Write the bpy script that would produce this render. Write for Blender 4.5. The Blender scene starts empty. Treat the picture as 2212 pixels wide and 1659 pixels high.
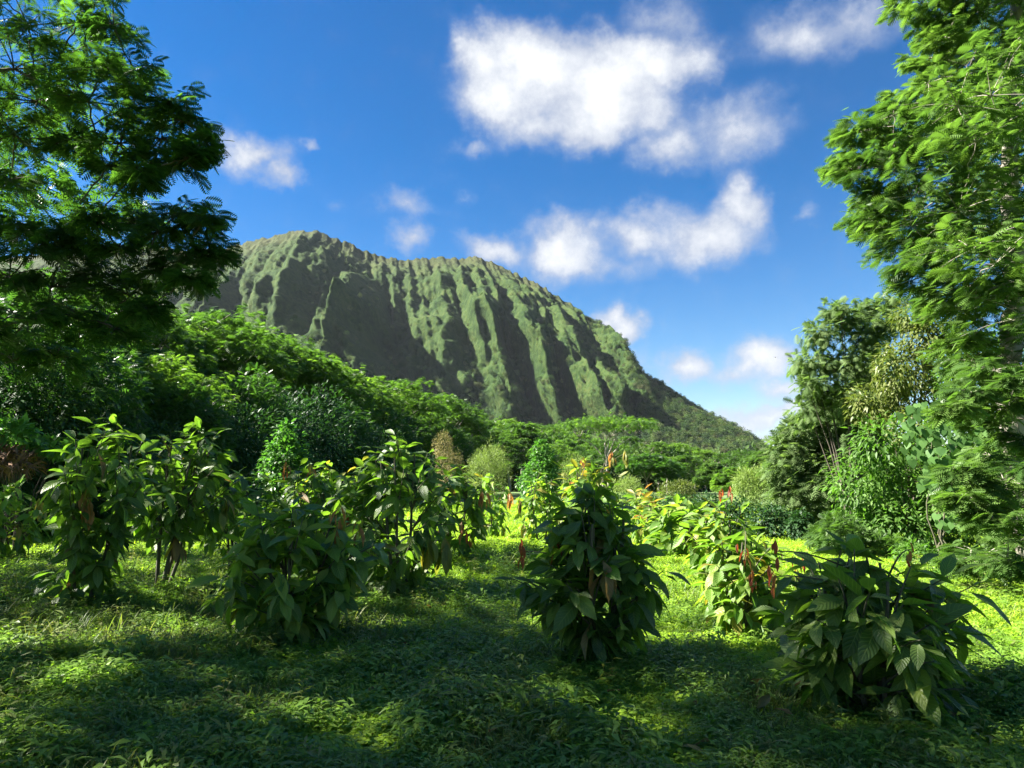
import bpy, math, random
import numpy as np
from mathutils import Vector, Matrix

scene = bpy.context.scene
COL = scene.collection
rad = math.radians

# ------------------------------------------------------------------ camera
CAM_H, PITCH, LENS = 1.6, rad(7.85), 26.0
cam_data = bpy.data.cameras.new('camera')
cam_data.lens, cam_data.sensor_width = LENS, 36.0
cam_data.clip_start, cam_data.clip_end = 0.1, 20000
cam = bpy.data.objects.new('camera', cam_data)
cam.location = (0, 0, CAM_H)
cam.rotation_euler = (rad(90) + PITCH, 0, 0)
COL.objects.link(cam)
scene.camera = cam

# ------------------------------------------------------------------ render / exposure
scene.view_settings.view_transform = 'Standard'
scene.view_settings.look = 'None'
scene.view_settings.exposure = 2.68
scene.view_settings.gamma = 1.0
scene.view_settings.use_curve_mapping = False
cy = scene.cycles
cy.max_bounces, cy.diffuse_bounces, cy.glossy_bounces = 6, 3, 2
cy.transmission_bounces, cy.transparent_max_bounces, cy.volume_bounces = 4, 4, 0
cy.use_denoising = True
cy.denoiser = 'OPENIMAGEDENOISE'
cy.denoising_input_passes = 'RGB_ALBEDO_NORMAL'
cy.denoising_prefilter = 'NONE'
cy.use_adaptive_sampling = True
cy.adaptive_threshold = 0.01
scene.render.filter_size = 1.2
cy.caustics_reflective = cy.caustics_refractive = False
cy.sample_clamp_indirect = 4.0

# ------------------------------------------------------------------ sun: from the left, a touch beyond the camera plane
SUN_EL, SUN_AZ = rad(40), rad(-85)          # azimuth measured from +Y towards +X
SUN_DIR = Vector((math.sin(SUN_AZ) * math.cos(SUN_EL), math.cos(SUN_AZ) * math.cos(SUN_EL), math.sin(SUN_EL)))
sl = bpy.data.lights.new('sun', 'SUN')
sl.energy, sl.angle, sl.color = 5.0, rad(0.53), (1.0, 0.95, 0.86)
sun = bpy.data.objects.new('sun', sl)
sun.rotation_euler = SUN_DIR.to_track_quat('Z', 'Y').to_euler()
sun.location = (-60, 10, 80)
COL.objects.link(sun)

# ------------------------------------------------------------------ photo geometry: a point of the photograph (2212 wide) at a distance Y
F_PX = 1024 * LENS / 36.0
def ray(dx, dy):
    a = (dx * 1024 / 2212 - 512) / F_PX
    b = -(dy * 1024 / 2212 - 384) / F_PX
    c, s = math.cos(PITCH), math.sin(PITCH)
    return Vector((a, c - b * s, s + b * c))
def at(dx, dy, Y):
    d = ray(dx, dy)
    return Vector((0, 0, CAM_H)) + d * (Y / d.y)
def on_ground(dx, dy):
    d = ray(dx, dy)
    return Vector((0, 0, CAM_H)) + d * (-CAM_H / d.z)
def size(n, Y):                                  # n photo pixels (2212 wide) at distance Y, in metres
    return n * 1024 / 2212 / F_PX * Y

# ------------------------------------------------------------------ world: clear-sky model with cumulus at their bearings
world = bpy.data.worlds.new('World')
scene.world = world
world.use_nodes = True
wt = world.node_tree
wt.nodes.clear()
def node(nt, typ, props=None, **ins):
    n = nt.nodes.new(typ)
    for k, v in (props or {}).items():
        setattr(n, k, v)
    for k, v in ins.items():
        key = int(k[1:]) if k[0] == 'i' and k[1:].isdigit() else k.replace('_', ' ')
        s = n.inputs[key]
        if isinstance(v, bpy.types.NodeSocket):
            nt.links.new(v, s)
        else:
            s.default_value = v
    return n
def math_n(nt, op, a, b=None, c=None, clamp=False):
    kw = {'i0': a}
    if b is not None: kw['i1'] = b
    if c is not None: kw['i2'] = c
    return node(nt, 'ShaderNodeMath', {'operation': op, 'use_clamp': clamp}, **kw).outputs[0]

HAZE = 0.000016
SKY_STRENGTH = 0.055
sky = node(wt, 'ShaderNodeTexSky', {'sky_type': 'NISHITA', 'sun_disc': False, 'sun_elevation': SUN_EL,
           'sun_rotation': SUN_AZ, 'altitude': 0.0, 'air_density': 1.0, 'dust_density': 0.3, 'ozone_density': 1.6})
gam = node(wt, 'ShaderNodeGamma', Color=sky.outputs[0], Gamma=1.15)
hsv = node(wt, 'ShaderNodeHueSaturation', Hue=0.505, Saturation=1.45, Value=0.385, Color=gam.outputs[0])
tc = node(wt, 'ShaderNodeTexCoord')
gen = tc.outputs['Generated']
w1 = node(wt, 'ShaderNodeTexNoise', Vector=gen, Scale=9.0, Detail=5.0, Roughness=0.62)
sep = node(wt, 'ShaderNodeSeparateXYZ', Vector=gen)
az = math_n(wt, 'ARCTAN2', sep.outputs[0], sep.outputs[1])
el = math_n(wt, 'ARCSINE', sep.outputs[2])
uv = node(wt, 'ShaderNodeCombineXYZ', X=az, Y=el).outputs[0]
warp = node(wt, 'ShaderNodeVectorMath', {'operation': 'MULTIPLY_ADD'}, i0=w1.outputs['Color'], i1=(0.13, 0.11, 0.0), i2=uv).outputs[0]
CLOUDS = [  # photo x, y, radius x, radius y, thickness
    (1060, 140, 120, 100, 1.3), (1165, 140, 175, 130, 1.7), (1290, 180, 230, 150, 1.8), (1420, 140, 190, 115, 1.3), (1530, 140, 110, 95, 0.7),
    (1430, 25, 120, 70, 0.55), (1140, 300, 95, 60, 0.6), (1010, 325, 80, 32, 0.5), (1250, 255, 220, 85, 1.2), (1090, 215, 150, 110, 1.25), (1160, 270, 140, 70, 0.95), (1410, 235, 130, 80, 0.85),
    (1450, 310, 120, 85, 0.85), (1600, 290, 185, 110, 0.72), (1750, 60, 190, 100, 0.72), (1850, 20, 150, 75, 0.6),
    (1230, 535, 160, 100, 1.15), (1060, 535, 140, 60, 0.95), (1525, 510, 160, 110, 1.15), (1590, 440, 88, 90, 1.1), (1390, 500, 150, 85, 0.95), (1330, 570, 170, 60, 0.55),
    (1335, 695, 85, 56, 1.1), (1370, 770, 70, 60, 0.5), (1480, 785, 95, 62, 1.1), (1660, 775, 130, 78, 1.1), (1580, 805, 95, 46, 0.75), (1700, 840, 110, 46, 0.9),
    (1650, 892, 250, 42, 1.1), (1600, 935, 140, 38, 0.95), (545, 315, 105, 60, 0.75), (595, 355, 60, 45, 0.75), (650, 298, 34, 24, 0.5),
    (880, 440, 85, 52, 0.6), (872, 515, 62, 58, 0.68), (1740, 475, 45, 24, 0.35), (720, 445, 40, 24, 0.33), (1000, 420, 40, 24, 0.33),
]
field = None
for (cx, cyy, rx, ry, th) in CLOUDS:
    d = ray(cx, cyy).normalized()
    a0, e0 = math.atan2(d.x, d.y), math.asin(d.z)
    ce = max(math.cos(e0), 0.3)
    k = 1024 / 2212 / F_PX * 0.86
    ia, ie = ce / (rx * k), 1 / (ry * k)
    q = node(wt, 'ShaderNodeVectorMath', {'operation': 'MULTIPLY_ADD'}, i0=warp, i1=(ia, ie, 0), i2=(-(a0 + 0.065) * ia, -(e0 + 0.055) * ie, 0)).outputs[0]
    ln = node(wt, 'ShaderNodeVectorMath', {'operation': 'LENGTH'}, i0=q).outputs['Value']
    f = math_n(wt, 'MULTIPLY_ADD', ln, -th, th)
    field = f if field is None else math_n(wt, 'SMOOTH_MAX', field, f, 0.25)
# unseen cumulus of the same kind, added for fill light outside the sky above
lowf = node(wt, 'ShaderNodeTexNoise', Vector=gen, Scale=4.2, Detail=1.0).outputs[0]
out_az = math_n(wt, 'MULTIPLY', math_n(wt, 'ADD', math_n(wt, 'ABSOLUTE', az), -0.78), 6.0, clamp=True)
out_el = math_n(wt, 'MULTIPLY', math_n(wt, 'ADD', el, -0.74), 6.0, clamp=True)
outside = math_n(wt, 'MAXIMUM', out_az, out_el)
gencl = math_n(wt, 'MULTIPLY', math_n(wt, 'MULTIPLY_ADD', lowf, 6.0, -3.25), outside)
field = math_n(wt, 'MAXIMUM', field, math_n(wt, 'MINIMUM', gencl, 1.2))
w3 = node(wt, 'ShaderNodeTexNoise', Vector=gen, Scale=26.0, Detail=5.0, Roughness=0.62)
dens = math_n(wt, 'MULTIPLY_ADD', w3.outputs[0], 0.62, math_n(wt, 'ADD', field, -0.27))
mask = node(wt, 'ShaderNodeMapRange', {'interpolation_type': 'SMOOTHERSTEP'}, Value=dens, i1=-0.03, i2=0.95, i3=0.0, i4=1.0).outputs[0]
billow = math_n(wt, 'MULTIPLY_ADD', w3.outputs[0], 1.5, math_n(wt, 'MULTIPLY_ADD', w1.outputs[0], 1.3, math_n(wt, 'ADD', field, -1.45)))
core = node(wt, 'ShaderNodeMapRange', {'interpolation_type': 'SMOOTHSTEP'}, Value=billow, i1=0.25, i2=1.6, i3=0.0, i4=1.0).outputs[0]
ccol = node(wt, 'ShaderNodeMix', {'data_type': 'RGBA'}, i0=core, i6=(1.5, 1.68, 2.1, 1), i7=(3.0, 3.05, 3.1, 1)).outputs[2]  # grey-to-white shading painted into the cloud colour
mixc = node(wt, 'ShaderNodeMix', {'data_type': 'RGBA'}, i0=mask, i6=hsv.outputs[0], i7=ccol).outputs[2]
bg = node(wt, 'ShaderNodeBackground', Color=mixc, Strength=SKY_STRENGTH)
wo = node(wt, 'ShaderNodeOutputWorld', Surface=bg.outputs[0])
world.cycles.sampling_method = 'MANUAL'
world.cycles.sample_map_resolution = 512

# ------------------------------------------------------------------ mesh helpers
def build_mesh(name, V, faces, mat=None, tint=None, uv=None, smooth=False):
    """V (n,3); faces: list of int arrays (m,k); tint: per-vertex float; uv: per-vertex (n,2)."""
    V = np.asarray(V, np.float32).reshape(-1, 3)
    me = bpy.data.meshes.new(name)
    me.vertices.add(len(V))
    me.vertices.foreach_set('co', V.ravel())
    faces = [np.asarray(f, np.int32) for f in faces if len(f)]
    lv = np.concatenate([f.ravel() for f in faces])
    cnt = np.concatenate([np.full(len(f), f.shape[1], np.int32) for f in faces])
    me.loops.add(len(lv))
    me.loops.foreach_set('vertex_index', lv)
    me.polygons.add(len(cnt))
    st = np.zeros(len(cnt), np.int32)
    st[1:] = np.cumsum(cnt)[:-1]
    me.polygons.foreach_set('loop_start', st)
    me.polygons.foreach_set('loop_total', cnt)
    if smooth:
        me.polygons.foreach_set('use_smooth', np.ones(len(cnt), bool))
    me.update(calc_edges=True)
    if tint is not None:
        at_ = me.attributes.new('tint', 'FLOAT', 'POINT')
        at_.data.foreach_set('value', np.asarray(tint, np.float32))
    if uv is not None:
        ul = me.uv_layers.new(name='UVMap')
        ul.data.foreach_set('uv', np.asarray(uv, np.float32)[lv].ravel())
    if mat is not None:
        me.materials.append(mat)
    return me

def put(name, me, parent=None, loc=None, **props):
    o = bpy.data.objects.new(name, me)
    COL.objects.link(o)
    if parent is not None: o.parent = parent
    if loc is not None: o.location = loc
    for k, v in props.items():
        if v is not None: o[k] = v
    return o
def thing(name, label, cat, loc, group=None, rz=0.0, sc=1.0):
    o = bpy.data.objects.new(name, None)
    o.empty_display_size = 0.3
    COL.objects.link(o)
    o.location = loc
    o.rotation_euler = (0, 0, rz)
    o.scale = (sc, sc, sc)
    o['label'] = label; o['category'] = cat
    if group: o['group'] = group
    return o
def copy_thing(src, loc, rz, sc, label=None):
    r = src.copy(); COL.objects.link(r)
    r.location = loc; r.rotation_euler = (0, 0, rz); r.scale = sc
    if label: r['label'] = label
    for ch in src.children:
        c = ch.copy(); COL.objects.link(c); c.parent = r
    return r

class Geo:
    """collects stamped templates and tubes into one mesh"""
    def __init__(s): s.V, s.F, s.T, s.n = [], {3: [], 4: []}, [], 0
    def add(s, V, faces, tint=0.5):
        V = np.asarray(V, float).reshape(-1, 3)
        for f in faces:
            f = np.asarray(f, np.int64)
            if len(f): s.F[f.shape[1]].append(f + s.n)
        s.V.append(V)
        s.T.append(np.broadcast_to(np.asarray(tint, float), (len(V),)))
        s.n += len(V)
    def stamp(s, tpl, P, D, U, S, tint):
        """tpl = (verts, [faces]); P positions, D forward (template +Y), U up hint (template +Z), S scales"""
        tv, tf = tpl
        P = np.asarray(P, float); n = len(P)
        if n == 0: return
        D = D / (np.linalg.norm(D, axis=1, keepdims=True) + 1e-9)
        X = np.cross(D, U); X /= (np.linalg.norm(X, axis=1, keepdims=True) + 1e-9)
        Z = np.cross(X, D)
        S = np.broadcast_to(np.asarray(S, float), (n,))
        V = (tv[None, :, 0:1] * X[:, None] + tv[None, :, 1:2] * D[:, None] + tv[None, :, 2:3] * Z[:, None]) * S[:, None, None] + P[:, None]
        nv = len(tv)
        off = (np.arange(n) * nv)[:, None, None]
        faces = [(np.asarray(f)[None] + off).reshape(-1, np.asarray(f).shape[1]) for f in tf]
        s.add(V.reshape(-1, 3), faces, np.repeat(np.broadcast_to(np.asarray(tint, float), (n,)), nv))
    def tube(s, pts, rads, sides=5, tint=0.5):
        pts = np.asarray(pts, float); n = len(pts)
        T = np.gradient(pts, axis=0); T /= np.linalg.norm(T, axis=1, keepdims=True) + 1e-9
        ref = np.array([0.31, 0.87, 0.38])
        A = np.cross(T, ref); A /= np.linalg.norm(A, axis=1, keepdims=True) + 1e-9
        B = np.cross(T, A)
        th = np.arange(sides) / sides * 2 * math.pi
        r = np.asarray(rads, float)[:, None, None]
        V = pts[:, None] + r * (np.cos(th)[None, :, None] * A[:, None] + np.sin(th)[None, :, None] * B[:, None])
        i = np.arange(n - 1)[:, None] * sides; j = np.arange(sides)[None]; k = (j + 1) % sides
        f = np.stack([i + j, i + k, i + sides + k, i + sides + j], -1).reshape(-1, 4)
        s.add(V.reshape(-1, 3), [f], tint)
    def mesh(s, name, mat, smooth=False):
        return build_mesh(name, np.concatenate(s.V), [np.concatenate(f) for f in s.F.values() if f], mat, np.concatenate(s.T), None, smooth)

def bez(p0, p1, p2, n):
    t = np.linspace(0, 1, n)[:, None]
    return (1 - t) ** 2 * np.asarray(p0) + 2 * t * (1 - t) * np.asarray(p1) + t * t * np.asarray(p2)
def wobble(rng, pts, a):
    w = rng.normal(0, a, pts.shape); w[0] = 0; w[-1] = 0
    return pts + w

# smooth value noise for terrain
def _hash(ix, iy, seed):
    h = (ix.astype(np.int64) * 374761393 + iy.astype(np.int64) * 668265263 + seed * 1442695041) & 0x7fffffff
    h = ((h ^ (h >> 13)) * 1274126177) & 0x7fffffff
    return ((h ^ (h >> 16)) & 0xffff) / 65535.0
def vnoise(x, y, seed=0):
    ix, iy = np.floor(x), np.floor(y)
    fx, fy = x - ix, y - iy
    fx = fx * fx * (3 - 2 * fx); fy = fy * fy * (3 - 2 * fy)
    a, b = _hash(ix, iy, seed), _hash(ix + 1, iy, seed)
    c, d = _hash(ix, iy + 1, seed), _hash(ix + 1, iy + 1, seed)
    return (a * (1 - fx) + b * fx) * (1 - fy) + (c * (1 - fx) + d * fx) * fy
def fbm(x, y, o=4, seed=0):
    r, a, t = 0.0, 1.0, 0.0
    for i in range(o):
        r = r + a * vnoise(x * 2 ** i + 17 * i, y * 2 ** i + 31 * i, seed + i); t += a; a *= 0.5
    return r / t
# ------------------------------------------------------------------ materials
def new_mat(name):
    m = bpy.data.materials.new(name); m.use_nodes = True
    m.node_tree.nodes.clear()
    return m, m.node_tree
def ramp(nt, fac, stops):
    r = node(nt, 'ShaderNodeValToRGB', Fac=fac)
    cr = r.color_ramp
    while len(cr.elements) < len(stops): cr.elements.new(0.5)
    for e, (p, c) in zip(cr.elements, stops):
        e.position = p; e.color = (*c, 1)
    return r.outputs[0]
def leaf_mat(name, cols, trans, fac=0.35, rough=0.42, by='tint', spec=0.2, jitter=0.25):
    """cols: dark..light leaf colours picked per leaf; trans: colour of light passing through"""
    m, nt = new_mat(name)
    oi = node(nt, 'ShaderNodeObjectInfo')
    if by == 'tint':
        t = node(nt, 'ShaderNodeAttribute', {'attribute_name': 'tint'}).outputs['Fac']
        t = math_n(nt, 'ADD', t, math_n(nt, 'MULTIPLY_ADD', oi.outputs['Random'], jitter, -jitter / 2))
    else:
        t = oi.outputs['Random']
    c = ramp(nt, t, [(i / (len(cols) - 1), k) for i, k in enumerate(cols)])
    p = node(nt, 'ShaderNodeBsdfPrincipled', Base_Color=c, Roughness=rough)
    p.inputs['Specular IOR Level'].default_value = spec
    tm = node(nt, 'ShaderNodeMix', {'data_type': 'RGBA', 'blend_type': 'MULTIPLY'}, i0=1.0, i6=c, i7=(*trans, 1)).outputs[2]
    tr = node(nt, 'ShaderNodeBsdfTranslucent', Color=tm)
    mx = node(nt, 'ShaderNodeMixShader', i0=fac, i1=p.outputs[0], i2=tr.outputs[0])
    node(nt, 'ShaderNodeOutputMaterial', Surface=mx.outputs[0])
    return m
def cacao_mat(name, cols, trans, fac, rough=0.44, by='object'):
    """large quilted leaf: midrib and side veins in relief, spots and blemishes"""
    m, nt = new_mat(name)
    oi = node(nt, 'ShaderNodeObjectInfo')
    u = node(nt, 'ShaderNodeUVMap', {'uv_map': 'UVMap'})
    s = node(nt, 'ShaderNodeSeparateXYZ', Vector=u.outputs[0])
    ax = math_n(nt, 'ABSOLUTE', math_n(nt, 'MULTIPLY_ADD', s.outputs[0], 2.0, -1.0))
    ph = math_n(nt, 'MULTIPLY_ADD', s.outputs[1], 62.0, math_n(nt, 'MULTIPLY', ax, -13.0))
    wv = math_n(nt, 'SINE', ph)
    vein = node(nt, 'ShaderNodeMapRange', Value=wv, i1=0.72, i2=1.0, i3=0.0, i4=1.0).outputs[0]
    rib = node(nt, 'ShaderNodeMapRange', Value=ax, i1=0.0, i2=0.07, i3=1.0, i4=0.0).outputs[0]
    vr = math_n(nt, 'MAXIMUM', math_n(nt, 'MULTIPLY', vein, 0.30), math_n(nt, 'MULTIPLY', rib, 0.6))
    pick = oi.outputs['Random'] if by == 'object' else node(nt, 'ShaderNodeAttribute', {'attribute_name': 'tint'}).outputs['Fac']
    c = ramp(nt, pick, [(i / (len(cols) - 1), k) for i, k in enumerate(cols)])
    tc = node(nt, 'ShaderNodeTexCoord')
    nz = node(nt, 'ShaderNodeTexNoise', Vector=tc.outputs['Object'], Scale=14.0, Detail=4.0)
    off = node(nt, 'ShaderNodeVectorMath', {'operation': 'ADD'}, i0=tc.outputs['Object'], i1=oi.outputs['Location']).outputs[0]
    sp = node(nt, 'ShaderNodeTexNoise', Vector=off, Scale=9.0, Detail=5.0, Roughness=0.7)
    spot = node(nt, 'ShaderNodeMapRange', Value=sp.outputs[0], i1=0.64, i2=0.72, i3=0.0, i4=0.75).outputs[0]
    c = node(nt, 'ShaderNodeMix', {'data_type': 'RGBA'}, i0=math_n(nt, 'MULTIPLY', nz.outputs[0], 0.35), i6=c, i7=(0.02, 0.05, 0.012, 1)).outputs[2]
    c = node(nt, 'ShaderNodeMix', {'data_type': 'RGBA'}, i0=vr, i6=c, i7=(0.20, 0.26, 0.07, 1)).outputs[2]
    c = node(nt, 'ShaderNodeMix', {'data_type': 'RGBA'}, i0=spot, i6=c, i7=(0.13, 0.09, 0.03, 1)).outputs[2]
    bh = math_n(nt, 'ADD', math_n(nt, 'MULTIPLY', wv, -0.5), math_n(nt, 'MULTIPLY', rib, -1.0))
    bp = node(nt, 'ShaderNodeBump', Strength=0.55, Distance=0.004, Height=bh)
    p = node(nt, 'ShaderNodeBsdfPrincipled', Base_Color=c, Roughness=rough, Normal=bp.outputs[0])
    p.inputs['Specular IOR Level'].default_value = 0.38
    tm = node(nt, 'ShaderNodeMix', {'data_type': 'RGBA', 'blend_type': 'MULTIPLY'}, i0=1.0, i6=c, i7=(*trans, 1)).outputs[2]
    tr = node(nt, 'ShaderNodeBsdfTranslucent', Color=tm)
    mx = node(nt, 'ShaderNodeMixShader', i0=fac, i1=p.outputs[0], i2=tr.outputs[0])
    node(nt, 'ShaderNodeOutputMaterial', Surface=mx.outputs[0])
    return m
def bark_mat(name, c0, c1, scale=6.0):
    m, nt = new_mat(name)
    tc = node(nt, 'ShaderNodeTexCoord')
    mp = node(nt, 'ShaderNodeMapping', Vector=tc.outputs['Object'], Scale=(1, 1, 0.35))
    n1 = node(nt, 'ShaderNodeTexNoise', Vector=mp.outputs[0], Scale=scale, Detail=6.0, Roughness=0.65)
    c = ramp(nt, n1.outputs[0], [(0.3, c0), (0.7, c1)])
    bp = node(nt, 'ShaderNodeBump', Strength=0.6, Distance=0.02, Height=n1.outputs[0])
    p = node(nt, 'ShaderNodeBsdfPrincipled', Base_Color=c, Roughness=0.9, Normal=bp.outputs[0])
    node(nt, 'ShaderNodeOutputMaterial', Surface=p.outputs[0])
    return m

M = {}
M['bark_dark'] = bark_mat('bark_dark', (0.035, 0.028, 0.02), (0.09, 0.075, 0.055))
M['bark_pale'] = bark_mat('bark_pale', (0.13, 0.115, 0.09), (0.32, 0.29, 0.24), 3.0)
M['twig'] = bark_mat('twig', (0.05, 0.045, 0.028), (0.10, 0.10, 0.055), 20.0)
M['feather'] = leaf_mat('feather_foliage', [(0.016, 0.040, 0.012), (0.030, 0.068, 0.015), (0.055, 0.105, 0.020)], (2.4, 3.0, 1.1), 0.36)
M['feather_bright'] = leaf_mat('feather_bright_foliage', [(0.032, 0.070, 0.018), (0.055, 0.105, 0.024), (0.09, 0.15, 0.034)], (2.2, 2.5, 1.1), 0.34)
M['forest'] = leaf_mat('forest_foliage', [(0.028, 0.060, 0.018), (0.055, 0.108, 0.022), (0.11, 0.18, 0.03)], (2.4, 2.8, 1.0), 0.36, jitter=.6)
M['greyleaf'] = leaf_mat('greyleaf_foliage', [(0.055, 0.095, 0.04), (0.09, 0.14, 0.05), (0.14, 0.19, 0.08)], (1.9, 2.2, 1.0), 0.32, 0.7, spec=0.05)
M['oliveleaf'] = leaf_mat('olive_foliage', [(0.05, 0.075, 0.018), (0.085, 0.115, 0.026), (0.13, 0.145, 0.045)], (1.8, 2.0, 0.9), 0.28)
M['broad'] = leaf_mat('broad_foliage', [(0.03, 0.07, 0.018), (0.06, 0.12, 0.024), (0.10, 0.18, 0.034)], (2.2, 2.8, 1.0), 0.32, 0.5)
M['glossy'] = leaf_mat('glossy_foliage', [(0.03, 0.08, 0.02), (0.055, 0.13, 0.025), (0.10, 0.20, 0.04)], (2.2, 2.8, 1.0), 0.32, 0.45, spec=0.3)
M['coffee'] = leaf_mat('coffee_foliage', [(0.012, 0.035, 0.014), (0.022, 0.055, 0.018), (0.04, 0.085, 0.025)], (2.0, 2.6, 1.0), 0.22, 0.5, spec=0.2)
M['pale'] = leaf_mat('pale_foliage', [(0.11, 0.17, 0.04), (0.17, 0.24, 0.06), (0.24, 0.31, 0.09)], (1.6, 1.7, 0.9), 0.3, 0.5)
M['straw'] = leaf_mat('straw_foliage', [(0.16, 0.15, 0.06), (0.24, 0.22, 0.09), (0.33, 0.29, 0.13)], (1.3, 1.3, 0.8), 0.25, 0.6)
M['vine'] = leaf_mat('vine_foliage', [(0.04, 0.095, 0.024), (0.06, 0.13, 0.032), (0.085, 0.165, 0.044)], (1.7, 2.0, 0.9), 0.25, 0.45, by='object')
M['drytwig'] = leaf_mat('dry_twig', [(0.06, 0.035, 0.02), (0.13, 0.075, 0.045), (0.2, 0.12, 0.07)], (1, 1, 1), 0.0, 0.9)
M['weed'] = leaf_mat('weed_leaf', [(0.085, 0.155, 0.026), (0.12, 0.21, 0.032), (0.165, 0.255, 0.04)], (2.4, 2.7, 1.0), 0.34, 0.42, by='object')
M['turf'] = leaf_mat('turf_leaf', [(0.14, 0.24, 0.024), (0.20, 0.31, 0.030), (0.26, 0.36, 0.038)], (2.2, 2.3, 0.8), 0.36, 0.5, by='object')
M['straw_grass'] = leaf_mat('tall_grass_leaf', [(0.06, 0.11, 0.025), (0.10, 0.15, 0.035), (0.17, 0.18, 0.06)], (2.0, 2.1, 0.9), 0.36, 0.5, by='object')
M['hill_tree'] = leaf_mat('hill_tree_foliage', [(0.014, 0.036, 0.009), (0.030, 0.064, 0.013), (0.068, 0.112, 0.020), (0.065, 0.07, 0.026)], (1.5, 1.8, 1.0), 0.15, 0.7, by='object')
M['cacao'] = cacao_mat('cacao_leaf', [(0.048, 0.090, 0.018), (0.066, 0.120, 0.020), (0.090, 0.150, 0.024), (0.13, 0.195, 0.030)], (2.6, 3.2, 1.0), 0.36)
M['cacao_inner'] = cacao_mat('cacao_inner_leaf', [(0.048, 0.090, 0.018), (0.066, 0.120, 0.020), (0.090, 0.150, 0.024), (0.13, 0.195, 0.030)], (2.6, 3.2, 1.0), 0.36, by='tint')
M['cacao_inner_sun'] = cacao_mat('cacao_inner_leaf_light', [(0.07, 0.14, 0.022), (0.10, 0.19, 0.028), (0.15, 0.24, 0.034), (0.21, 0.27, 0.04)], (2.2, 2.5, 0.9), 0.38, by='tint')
M['cacao_sun'] = cacao_mat('cacao_leaf_light', [(0.07, 0.14, 0.022), (0.10, 0.19, 0.028), (0.15, 0.24, 0.034), (0.21, 0.27, 0.04)], (2.2, 2.5, 0.9), 0.38)  # lighter copy of the leaf, sunlit tone put into its colour
M['cacao_yellow'] = cacao_mat('cacao_leaf_yellow', [(0.14, 0.17, 0.03), (0.22, 0.22, 0.04), (0.28, 0.20, 0.05)], (1.8, 1.7, 0.7), 0.4)
M['cacao_brown'] = cacao_mat('cacao_leaf_brown', [(0.16, 0.10, 0.045), (0.24, 0.15, 0.06), (0.17, 0.17, 0.05)], (1.6, 1.4, 0.8), 0.3, 0.6)
M['cacao_red'] = cacao_mat('cacao_leaf_young', [(0.30, 0.035, 0.022), (0.38, 0.07, 0.03), (0.36, 0.12, 0.04)], (1.7, 1.3, 0.9), 0.42)
M['cacao_orange'] = cacao_mat('cacao_leaf_flush', [(0.36, 0.13, 0.045), (0.42, 0.19, 0.06), (0.34, 0.20, 0.07)], (1.6, 1.4, 0.9), 0.42)

# mountain: grassy and scrubby cliff, bare earth by the crest
m, nt = new_mat('mountain_slope')
tc = node(nt, 'ShaderNodeTexCoord')
tint = node(nt, 'ShaderNodeAttribute', {'attribute_name': 'tint'}).outputs['Fac']
n1 = node(nt, 'ShaderNodeTexNoise', Vector=tc.outputs['Object'], Scale=0.014, Detail=8.0, Roughness=0.6)
n2 = node(nt, 'ShaderNodeTexNoise', Vector=tc.outputs['Object'], Scale=0.09, Detail=6.0, Roughness=0.7)
n3 = node(nt, 'ShaderNodeTexVoronoi', Vector=tc.outputs['Object'], Scale=0.16)
g = ramp(nt, math_n(nt, 'MULTIPLY_ADD', n2.outputs[0], 0.6, math_n(nt, 'MULTIPLY', n1.outputs[0], 0.4)),
         [(0.36, (0.007, 0.021, 0.005)), (0.45, (0.014, 0.035, 0.007)), (0.55, (0.030, 0.054, 0.010)), (0.67, (0.048, 0.055, 0.016))])
g = node(nt, 'ShaderNodeMix', {'data_type': 'RGBA'}, i0=math_n(nt, 'MULTIPLY', tint, n1.outputs[0]), i6=g, i7=(0.06, 0.052, 0.028, 1)).outputs[2]
bh = math_n(nt, 'MULTIPLY_ADD', n3.outputs['Distance'], -0.25, n2.outputs[0])
bp = node(nt, 'ShaderNodeBump', Strength=0.8, Distance=6.0, Height=bh)
p = node(nt, 'ShaderNodeBsdfPrincipled', Base_Color=g, Roughness=0.95, Normal=bp.outputs[0])
p.inputs['Specular IOR Level'].default_value = 0.1
node(nt, 'ShaderNodeOutputMaterial', Surface=p.outputs[0])
M['mountain'] = m

# soil and moss under the ground cover
m, nt = new_mat('ground_soil')
tc = node(nt, 'ShaderNodeTexCoord')
n1 = node(nt, 'ShaderNodeTexNoise', Vector=tc.outputs['Object'], Scale=0.35, Detail=6.0)
n2 = node(nt, 'ShaderNodeTexNoise', Vector=tc.outputs['Object'], Scale=9.0, Detail=8.0, Roughness=0.7)
g = ramp(nt, math_n(nt, 'MULTIPLY_ADD', n2.outputs[0], 0.6, math_n(nt, 'MULTIPLY', n1.outputs[0], 0.4)),
         [(0.35, (0.035, 0.055, 0.016)), (0.5, (0.075, 0.13, 0.024)), (0.65, (0.12, 0.19, 0.032))])
bp = node(nt, 'ShaderNodeBump', Strength=0.7, Distance=0.05, Height=n2.outputs[0])
p = node(nt, 'ShaderNodeBsdfPrincipled', Base_Color=g, Roughness=0.95, Normal=bp.outputs[0])
node(nt, 'ShaderNodeOutputMaterial', Surface=p.outputs[0])
M['soil'] = m

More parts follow.
